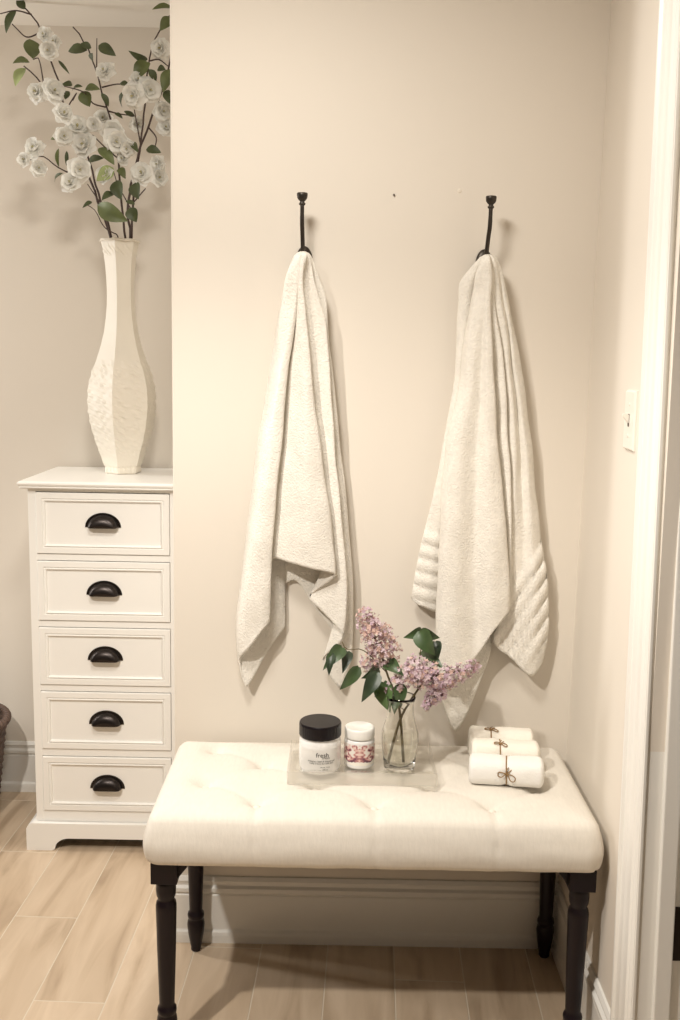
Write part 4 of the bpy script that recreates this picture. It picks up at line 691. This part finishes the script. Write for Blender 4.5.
# ------------------------------------------------------------------ small jar with floral label
KX, KY = .0500, -.188
T = thing('candle_jar', 'small glass jar with white lid and mirrored pink floral label on the tray', 'jar', (KX, KY, TF))
bm = lathe(bmesh.new(), [(.026, 0), (.031, .001), (.0338, .004), (.0345, .009), (.0345, .058), (.0335, .063), (.031, .066)], 48, (KX, KY, TF))
obj('jar_body', bm, M['cream'], T, True)
bm = lathe(bmesh.new(), [(.0310, .0665), (.0335, .0675), (.0340, .070), (.0337, .086), (.0322, .0895), (.0300, .0905), (.0280, .0895), (.0002, .0895)], 48, (KX, KY, TF), cap=False)
obj('lid', bm, M['wax'], T, True)
def floral():
    m = mat('floral_print', (.85, .8, .75), 0.4)
    tc = nnew(m, 'ShaderNodeTexCoord'); sp = nnew(m, 'ShaderNodeSeparateXYZ'); lk(m, tc.outputs['UV'], sp.inputs[0])
    ab = nnew(m, 'ShaderNodeMath', operation='ABSOLUTE'); su = nnew(m, 'ShaderNodeMath', operation='SUBTRACT'); su.inputs[1].default_value = .5
    lk(m, sp.outputs[0], su.inputs[0]); lk(m, su.outputs[0], ab.inputs[0])
    cb = nnew(m, 'ShaderNodeCombineXYZ'); lk(m, ab.outputs[0], cb.inputs[0]); lk(m, sp.outputs[1], cb.inputs[1])
    mu = nnew(m, 'ShaderNodeVectorMath', operation='MULTIPLY'); lk(m, cb.outputs[0], mu.inputs[0]); mu.inputs[1].default_value = (1.7, 1.0, 1)
    vo = nnew(m, 'ShaderNodeTexVoronoi'); vo.inputs['Scale'].default_value = 6.5; lk(m, mu.outputs[0], vo.inputs['Vector'])
    nz = nnew(m, 'ShaderNodeTexNoise'); nz.inputs['Scale'].default_value = 5.0; nz.inputs['Detail'].default_value = 4; nz.inputs['Distortion'].default_value = 0.7; lk(m, mu.outputs[0], nz.inputs['Vector'])
    r = nnew(m, 'ShaderNodeValToRGB'); e = r.color_ramp; e.elements[0].position = .36; e.elements[0].color = (.10, .03, .06, 1); e.elements[1].position = .66; e.elements[1].color = (.85, .80, .74, 1)
    for p, c in ((.43, (.27, .10, .13)), (.50, (.56, .27, .25)), (.57, (.76, .50, .44))): x = e.elements.new(p); x.color = (*c, 1)
    # pinker above, darker plum below, fading to plain at the lower edge
    ad = nnew(m, 'ShaderNodeMath', operation='ADD'); lk(m, nz.outputs[0], ad.inputs[0])
    g = nnew(m, 'ShaderNodeMapRange'); lk(m, sp.outputs[1], g.inputs[0]); g.inputs[1].default_value = .12; g.inputs[2].default_value = .62; g.inputs[3].default_value = -.07; g.inputs[4].default_value = .05
    lk(m, g.outputs[0], ad.inputs[1])
    ve = nnew(m, 'ShaderNodeMath', operation='MULTIPLY_ADD'); lk(m, vo.outputs['Distance'], ve.inputs[0]); ve.inputs[1].default_value = .16; lk(m, ad.outputs[0], ve.inputs[2])
    sb = nnew(m, 'ShaderNodeMath', operation='SUBTRACT'); lk(m, ve.outputs[0], sb.inputs[0]); sb.inputs[1].default_value = .05
    lk(m, sb.outputs[0], r.inputs[0])
    # plain ground under a ragged lower edge
    wv = nnew(m, 'ShaderNodeMath', operation='MULTIPLY_ADD'); lk(m, nz.outputs[0], wv.inputs[0]); wv.inputs[1].default_value = -.5; lk(m, sp.outputs[1], wv.inputs[2])
    gt = nnew(m, 'ShaderNodeMath', operation='GREATER_THAN'); lk(m, wv.outputs[0], gt.inputs[0]); gt.inputs[1].default_value = -.07
    mx = nnew(m, 'ShaderNodeMixRGB'); lk(m, gt.outputs[0], mx.inputs[0]); mx.inputs[1].default_value = (.86, .82, .74, 1); lk(m, r.outputs[0], mx.inputs[2]); lk(m, mx.outputs[0], bsdf(m).inputs['Base Color'])
    return m
bm = bmesh.new(); uvl = bm.loops.layers.uv.new('UVMap'); vs = []
for i in range(41):
    a = -1.35 + 2.7 * i / 40
    vs.append([bm.verts.new((KX + .0349 * math.sin(a), KY - .0349 * math.cos(a), TF + z)) for z in (.010, .0575)])
for i in range(40):
    f = bm.faces.new((vs[i][0], vs[i + 1][0], vs[i + 1][1], vs[i][1]))
    for l, uv in zip(f.loops, ((i / 40, 0), ((i + 1) / 40, 0), ((i + 1) / 40, 1), (i / 40, 1))): l[uvl].uv = uv
obj('label', bm, floral(), T, True, recalc=False)

# ------------------------------------------------------------------ glass bud vase with lilac
GX, GY = .1395, -.205
T = thing('bud_vase', 'clear glass milk bottle vase holding lilac in water, on the tray', 'vase', (GX, GY, TF))
out_ = [(.0005, .0), (.028, .0), (.0315, .002), (.033, .006), (.0355, .03), (.0385, .055), (.0395, .072), (.0385, .085), (.035, .098), (.030, .115), (.0278, .13), (.0275, .145), (.029, .158), (.0308, .164), (.0308, .168)]
inn = [(.0285, .168), (.0268, .158), (.0253, .145), (.0256, .13), (.0278, .115), (.0326, .098), (.036, .085), (.037, .072), (.036, .055), (.033, .03), (.0305, .010), (.0005, .008)]
out_ = [(q * (1.06 if q > .001 else 1), z) for q, z in out_]; inn = [(q * (1.06 if q > .001 else 1), z) for q, z in inn]
bm = lathe(bmesh.new(), out_ + inn, 48, (GX, GY, TF), cap=False)
obj('glass_body', bm, M['glass'], T, True)
bm = lathe(bmesh.new(), [(.0005, .0083), (.0302, .0103), (.0327, .03), (.0357, .055), (.0367, .072), (.0357, .0795), (.0005, .0790)], 48, (GX, GY, TF), cap=False)
obj('water', bm, M['water'], T, True)

def lilac_florets(cl, seed, cols, count):
    rnd = random.Random(seed); bm = bmesh.new(); tot = sum(r for _, r in cl)
    pts = cr([p for p, _ in cl], 40); rad = []
    L = [0]
    for (a, _), (b, _) in zip(cl, cl[1:]): L.append(L[-1] + (Vector(b) - Vector(a)).length)
    for i in range(40):
        s = L[-1] * i / 39; k = 0
        while k < len(cl) - 2 and L[k + 1] < s: k += 1
        u = (s - L[k]) / (L[k + 1] - L[k]); rad.append(cl[k][1] * (1 - u) + cl[k + 1][1] * u)
    W_ = [r * r + .00008 for r in rad]
    for f in range(count):
        i = rnd.choices(range(40), W_)[0]; c0 = pts[i]
        d = Vector((rnd.gauss(0, 1), rnd.gauss(0, 1), rnd.gauss(0, 1))).normalized()
        p = c0 + d * rad[i] * rnd.uniform(.55, 1.0); nn = (d + Vector((rnd.uniform(-.4, .4), -.25, rnd.uniform(-.2, .4)))).normalized()
        t1 = nn.orthogonal().normalized(); t2 = nn.cross(t1); a0 = rnd.uniform(0, PI); sz = rnd.uniform(.0042, .0062)
        mi = rnd.choices(range(len(cols)), cols)[0]
        if mi == 2:
            sz *= .55
        for k in range(4):
            a = a0 + k * PI / 2; q = t1 * math.cos(a) + t2 * math.sin(a); s = nn.cross(q)
            v = [bm.verts.new(p + x) for x in (nn * .0004, q * sz * .55 + s * sz * .42 + nn * sz * .12, q * sz * 1.05 + nn * sz * .35, q * sz * .55 - s * sz * .42 + nn * sz * .12)]
            fc = bm.faces.new(v); fc.material_index = mi
        v0 = bm.verts.new(p - nn * .006); v1, v2 = bm.verts.new(p + t1 * .0011), bm.verts.new(p - t1 * .0011)
        fc = bm.faces.new((v0, v1, v2)); fc.material_index = 2
    return bm
LLAB = ['lilac stem with upright dusty pink flower head on the left of the bud vase', 'lilac stem with pale mauve flower head arching right from the bud vase']
LT = []
for i in (0, 1):
    T = thing('lilac_stem', LLAB[i], 'flower', LILAC_STEMS[i][0], 'lilacs in the bud vase'); LT.append(T)
    st = [Vector(p) for p in LILAC_STEMS[i]]
    st[0].z = TF + .0120; st[0].y = GY + (.004 if i == 0 else -.006); st[1].y = GY + (.003 if i == 0 else -.004)
    bm = tube(bmesh.new(), cr(st, 26), [.0034 - .0018 * k / 25 for k in range(26)], 8)
    extra = (2, 3, 4) if i == 0 else (5,)
    for e in extra: tube(bm, cr(LILAC_STEMS[e], 12), .0012, 6)
    obj('stem', bm, M['lstem'], T, True)
a = obj('flower_head', lilac_florets(LILAC_CLUSTERS[0], 1, [3, 3, 2.5, 5], 620), M['lilac'], LT[0], recalc=False); a['kind'] = 'stuff'
a = obj('flower_head', lilac_florets(LILAC_CLUSTERS[1], 2, [6, 3.4, 1.5, 1.6], 700), M['lilac'], LT[1], recalc=False); a['kind'] = 'stuff'
a = obj('flower_head', lilac_florets(LILAC_CLUSTERS[2], 3, [6, 3.4, 1.5, 1.6], 170), M['lilac'], LT[1], recalc=False); a['kind'] = 'stuff'
for j, (bi, a, b, hw, k) in enumerate(LILAC_LEAVES):
    obj('leaf', leaf_bm(a, b, hw * 1.22, 700 + j, heart=True), M['lleaf%d' % k], LT[bi], True, recalc=False)

# ------------------------------------------------------------------ tied rolls of face cloth
def roll(c, ang, wx_, ry, hz, m, label, seed, bow):
    T = thing('rolled_washcloth', label, 'towel', (c[0], c[1], c[2]), 'rolled washcloths tied with twine')
    R = Matrix.Rotation(ang, 3, 'Z'); c = Vector(c)
    def P(x, y, z): return c + R @ Vector((x, y, z))
    bm = bmesh.new(); NX, NA = 40, 40; rows = []
    def sec(x, a):
        e = 1.0; q = abs(x) / (wx_ / 2)
        k = (1 - max(0, (q - .90) / .10) ** 2 * .22)
        ca, sa = math.cos(a), math.sin(a)
        yy = math.copysign(abs(ca) ** .75, ca) * ry * k; zz = math.copysign(abs(sa) ** .75, sa) * hz / 2 * k
        pinch = math.exp(-((x - bow[0]) / .008) ** 2) * .0035
        l = math.hypot(yy, zz); yy *= (l - pinch) / l; zz *= (l - pinch) / l
        nz = noise.noise(Vector((x * 25, a * 1.3, seed))) * .0022
        return x, yy + nz, zz + hz / 2 + nz * .6 * (1 if zz > 0 else 0)
    for i in range(NX + 1):
        x = -wx_ / 2 + wx_ * i / NX
        rows.append([bm.verts.new(P(*sec(x, 2 * PI * k / NA))) for k in range(NA)])
    for a, b in zip(rows, rows[1:]):
        for k in range(NA): bm.faces.new((a[k], a[(k + 1) % NA], b[(k + 1) % NA], b[k]))
    for row, sgn in ((rows[0], -1), (rows[-1], 1)):       # spiral ends: inset rings that step in and out like layers
        prev = row
        for q, dx in ((.86, .0015), (.80, -.004), (.62, -.0005), (.56, -.005), (.36, -.001), (.30, -.005)):
            cen = P(sgn * wx_ / 2, 0, hz / 2)
            ring = [bm.verts.new(cen + (v.co - cen) * q + R @ Vector((sgn * dx, 0, 0))) for v in row]
            for k in range(NA): bm.faces.new((prev[k], prev[(k + 1) % NA], ring[(k + 1) % NA], ring[k]))
            prev = ring
        bm.faces.new(prev)
    obj('cloth', bm, m, T, True)
    bm = bmesh.new(); loop = []
    for k in range(37):
        a = 2 * PI * k / 36; x, y, z = sec(bow[0], a); l = math.hypot(y, z - hz / 2)
        loop.append(P(bow[0] + .0008 * math.sin(a * 2), y * (1 + .0012 / l), max(.0012, hz / 2 + (z - hz / 2) * (1 + .0012 / l))))
    tube(bm, loop, .0014, 6, cap=False)
    obj('twine', bm, M['twine'], T, True)
    a = bow[1]; x, y, z = sec(bow[0], a); o = Vector((0, y, z)); nrm = Vector((0, math.cos(a), math.sin(a))); s = Vector((1, 0, 0)); up = nrm.cross(s) * -1
    bm = bmesh.new(); kc = Vector((bow[0], y, z)) + nrm * .002
    def Q(u, v, h): v3 = kc + s * u + up * v + nrm * h; return P(*v3)
    b = bow[2]
    tube(bm, cr([Q(-.002, 0, .001), Q(-.010 * b, .006 * b, .004), Q(-.017 * b, .004 * b, .003), Q(-.016 * b, -.003 * b, .002), Q(-.008 * b, -.003 * b, .003), Q(.001, 0, .002)], 20), .0011, 6)
    tube(bm, cr([Q(.002, 0, .001), Q(.009 * b, .013 * b, .004), Q(.016 * b, .014 * b, .003), Q(.018 * b, .007 * b, .002), Q(.010 * b, .001 * b, .003), Q(-.001, 0, .002)], 20), .0011, 6)
    tube(bm, cr([Q(0, 0, .001), Q(.005 * b, -.005 * b, .002), Q(.010 * b, -.009 * b, .001)], 8), .0011, 6)
    tube(bm, cr([Q(0, 0, .001), Q(-.001 * b, -.006 * b, .002), Q(.004 * b, -.014 * b, .001)], 8), .0011, 6)
    tube(bm, cr([Q(-.003, .001, 0), Q(0, .002, .002), Q(.003, 0, 0), Q(0, -.002, .001), Q(-.003, .001, 0)], 10), .0014, 6)
    obj('bow', bm, M['twine'], T, True)
ZB = .5415
roll((.3690, -.260, ZB), -.13, .158, .034, .060, M['roll'], 'white rolled washcloth with the largest twine bow, at the front of the three', 1, (.000, PI * .97, 1.05))
roll((.3790, -.180, ZB), -.08, .150, .033, .066, M['roll2'], 'ivory rolled washcloth between the other two, tied with a small twine bow', 2, (-.012, PI * .60, .8))
roll((.3800, -.112, ZB), -.06, .146, .032, .070, M['roll2'], 'ivory rolled washcloth nearest the wall, tied with a tangled twine bow', 3, (-.024, PI * .56, .85))

# ------------------------------------------------------------------ light switch
def switch():
    y0, y1, z0, z1 = -.446, -.372, 1.288, 1.402
    T = thing('light_switch', 'cream toggle light switch plate on the right wall beside the door casing', 'light switch', (XR, -.39, 1.345))
    bm = bmesh.new(); r = []
    for i, x in ((0, XR), (0, XR - .003), (.003, XR - .0062)):
        r.append([bm.verts.new((x, y, z)) for y, z in ((y0 + i, z0 + i), (y1 - i, z0 + i), (y1 - i, z1 - i), (y0 + i, z1 - i))])
    for a, b in zip(r, r[1:]):
        for k in range(4): bm.faces.new((a[k], a[(k + 1) % 4], b[(k + 1) % 4], b[k]))
    bm.faces.new(r[-1]); bm.faces.new(r[0][::-1])
    obj('plate', bm, M['switch'], T)
    ym = (y0 + y1) / 2; zm = (z0 + z1) / 2
    obj('toggle_slot_shade', B(XR - .0068, XR - .006, ym - .005, ym + .005, zm - .012, zm + .012), M['gap_shade'], T)  # dark slab on the plate, the slot's shade put into its colour
    bm = prism(bmesh.new(), [(XR - .006, zm - .006), (XR - .018, zm + .006), (XR - .0185, zm + .012), (XR - .015, zm + .0135), (XR - .006, zm + .010)], ym - .0042, ym + .0042, 'y')
    bmesh.ops.bevel(bm, geom=bm.edges[:], offset=.0008, segments=2, affect='EDGES')
    obj('toggle', bm, M['switch'], T)
    for dz in (-.030, .030):
        bm = bmesh.new(); vs = [[bm.verts.new((XR - q, ym + rr * math.cos(2 * PI * k / 14), zm + dz + rr * math.sin(2 * PI * k / 14))) for k in range(14)] for q, rr in ((.006, .0032), (.0070, .0030), (.0074, .002))]
        for a, b in zip(vs, vs[1:]):
            for k in range(14): bm.faces.new((a[k], a[(k + 1) % 14], b[(k + 1) % 14], b[k]))
        bm.faces.new(vs[-1]); obj('screw', bm, M['switch'], T)
    lean(T)
switch()

# ------------------------------------------------------------------ wicker basket at the left edge
def basket():
    bx, by = -1.222, .655
    T = thing('wicker_basket', 'dark brown wicker basket cut off by the left edge, beside the white chest', 'basket', (bx, by, 0))
    bm = bmesh.new(); n = 144; rows = []; NR = 84
    for k in range(NR + 1):
        z = .004 + .308 * k / NR; row_id = k // 3; bulge = math.sin(PI * (k % 3) / 3 + .35)
        R = .146 + .036 * (k / NR)
        rows.append([bm.verts.new((bx + (R + .0035 * bulge * math.sin(i * PI / 4 + PI * (row_id % 2))) * math.cos(2 * PI * i / n), by + (R + .0035 * bulge * math.sin(i * PI / 4 + PI * (row_id % 2))) * math.sin(2 * PI * i / n), z)) for i in range(n)])
    for a, b in zip(rows, rows[1:]):
        for i in range(n): bm.faces.new((a[i], a[(i + 1) % n], b[(i + 1) % n], b[i]))
    bm.faces.new(rows[0][::-1])
    o = obj('woven_body', bm, M['wicker'], T, True); s = o.modifiers.new('s', 'SOLIDIFY'); s.thickness = .006; s.offset = -1
    bm = bmesh.new()
    for ph in (0, 2 * PI / 3, 4 * PI / 3):
        tube(bm, [Vector((bx + (.183 + .007 * math.cos(ph + t_ * 22)) * math.cos(t_), by + (.183 + .007 * math.cos(ph + t_ * 22)) * math.sin(t_), .314 + .007 * math.sin(ph + t_ * 22))) for t_ in [2 * PI * k / 220 for k in range(221)]], .0068, 6)
    obj('braided_rim', bm, M['wicker'], T, True)
    bm = lathe(bmesh.new(), [(.0005, .285), (.10, .290), (.150, .282), (.172, .270)], 40, (bx, by, 0), cap=False)
    obj('liner', bm, M['liner'], T, True)
basket()

# ------------------------------------------------------------------ marks on the wall
bm = lathe(bmesh.new(), [(.0005, .004), (.0022, .0038), (.0024, .002), (.0012, .0015), (.0012, -.004)], 10, (0, 0, 0), cap=False)
bmesh.ops.rotate(bm, verts=bm.verts, cent=(0, 0, 0), matrix=Matrix.Rotation(PI / 2, 3, 'X'))
bmesh.ops.translate(bm, verts=bm.verts, vec=NAILP)
tag(obj('nail', bm, M['stud'], smooth=True), 'tiny dark nail head in the wall between the two hooks', 'nail')
bm = lathe(bmesh.new(), [(.0005, .0016), (.003, .0014), (.0045, .0006), (.005, 0)], 14, (0, 0, 0), cap=False)
bmesh.ops.rotate(bm, verts=bm.verts, cent=(0, 0, 0), matrix=Matrix.Rotation(PI / 2, 3, 'X'))
bmesh.ops.translate(bm, verts=bm.verts, vec=SPACKP)
o = struct('spackle_dab', bm, M['spackle'])  # dab of spackle on the back wall, not a moulding
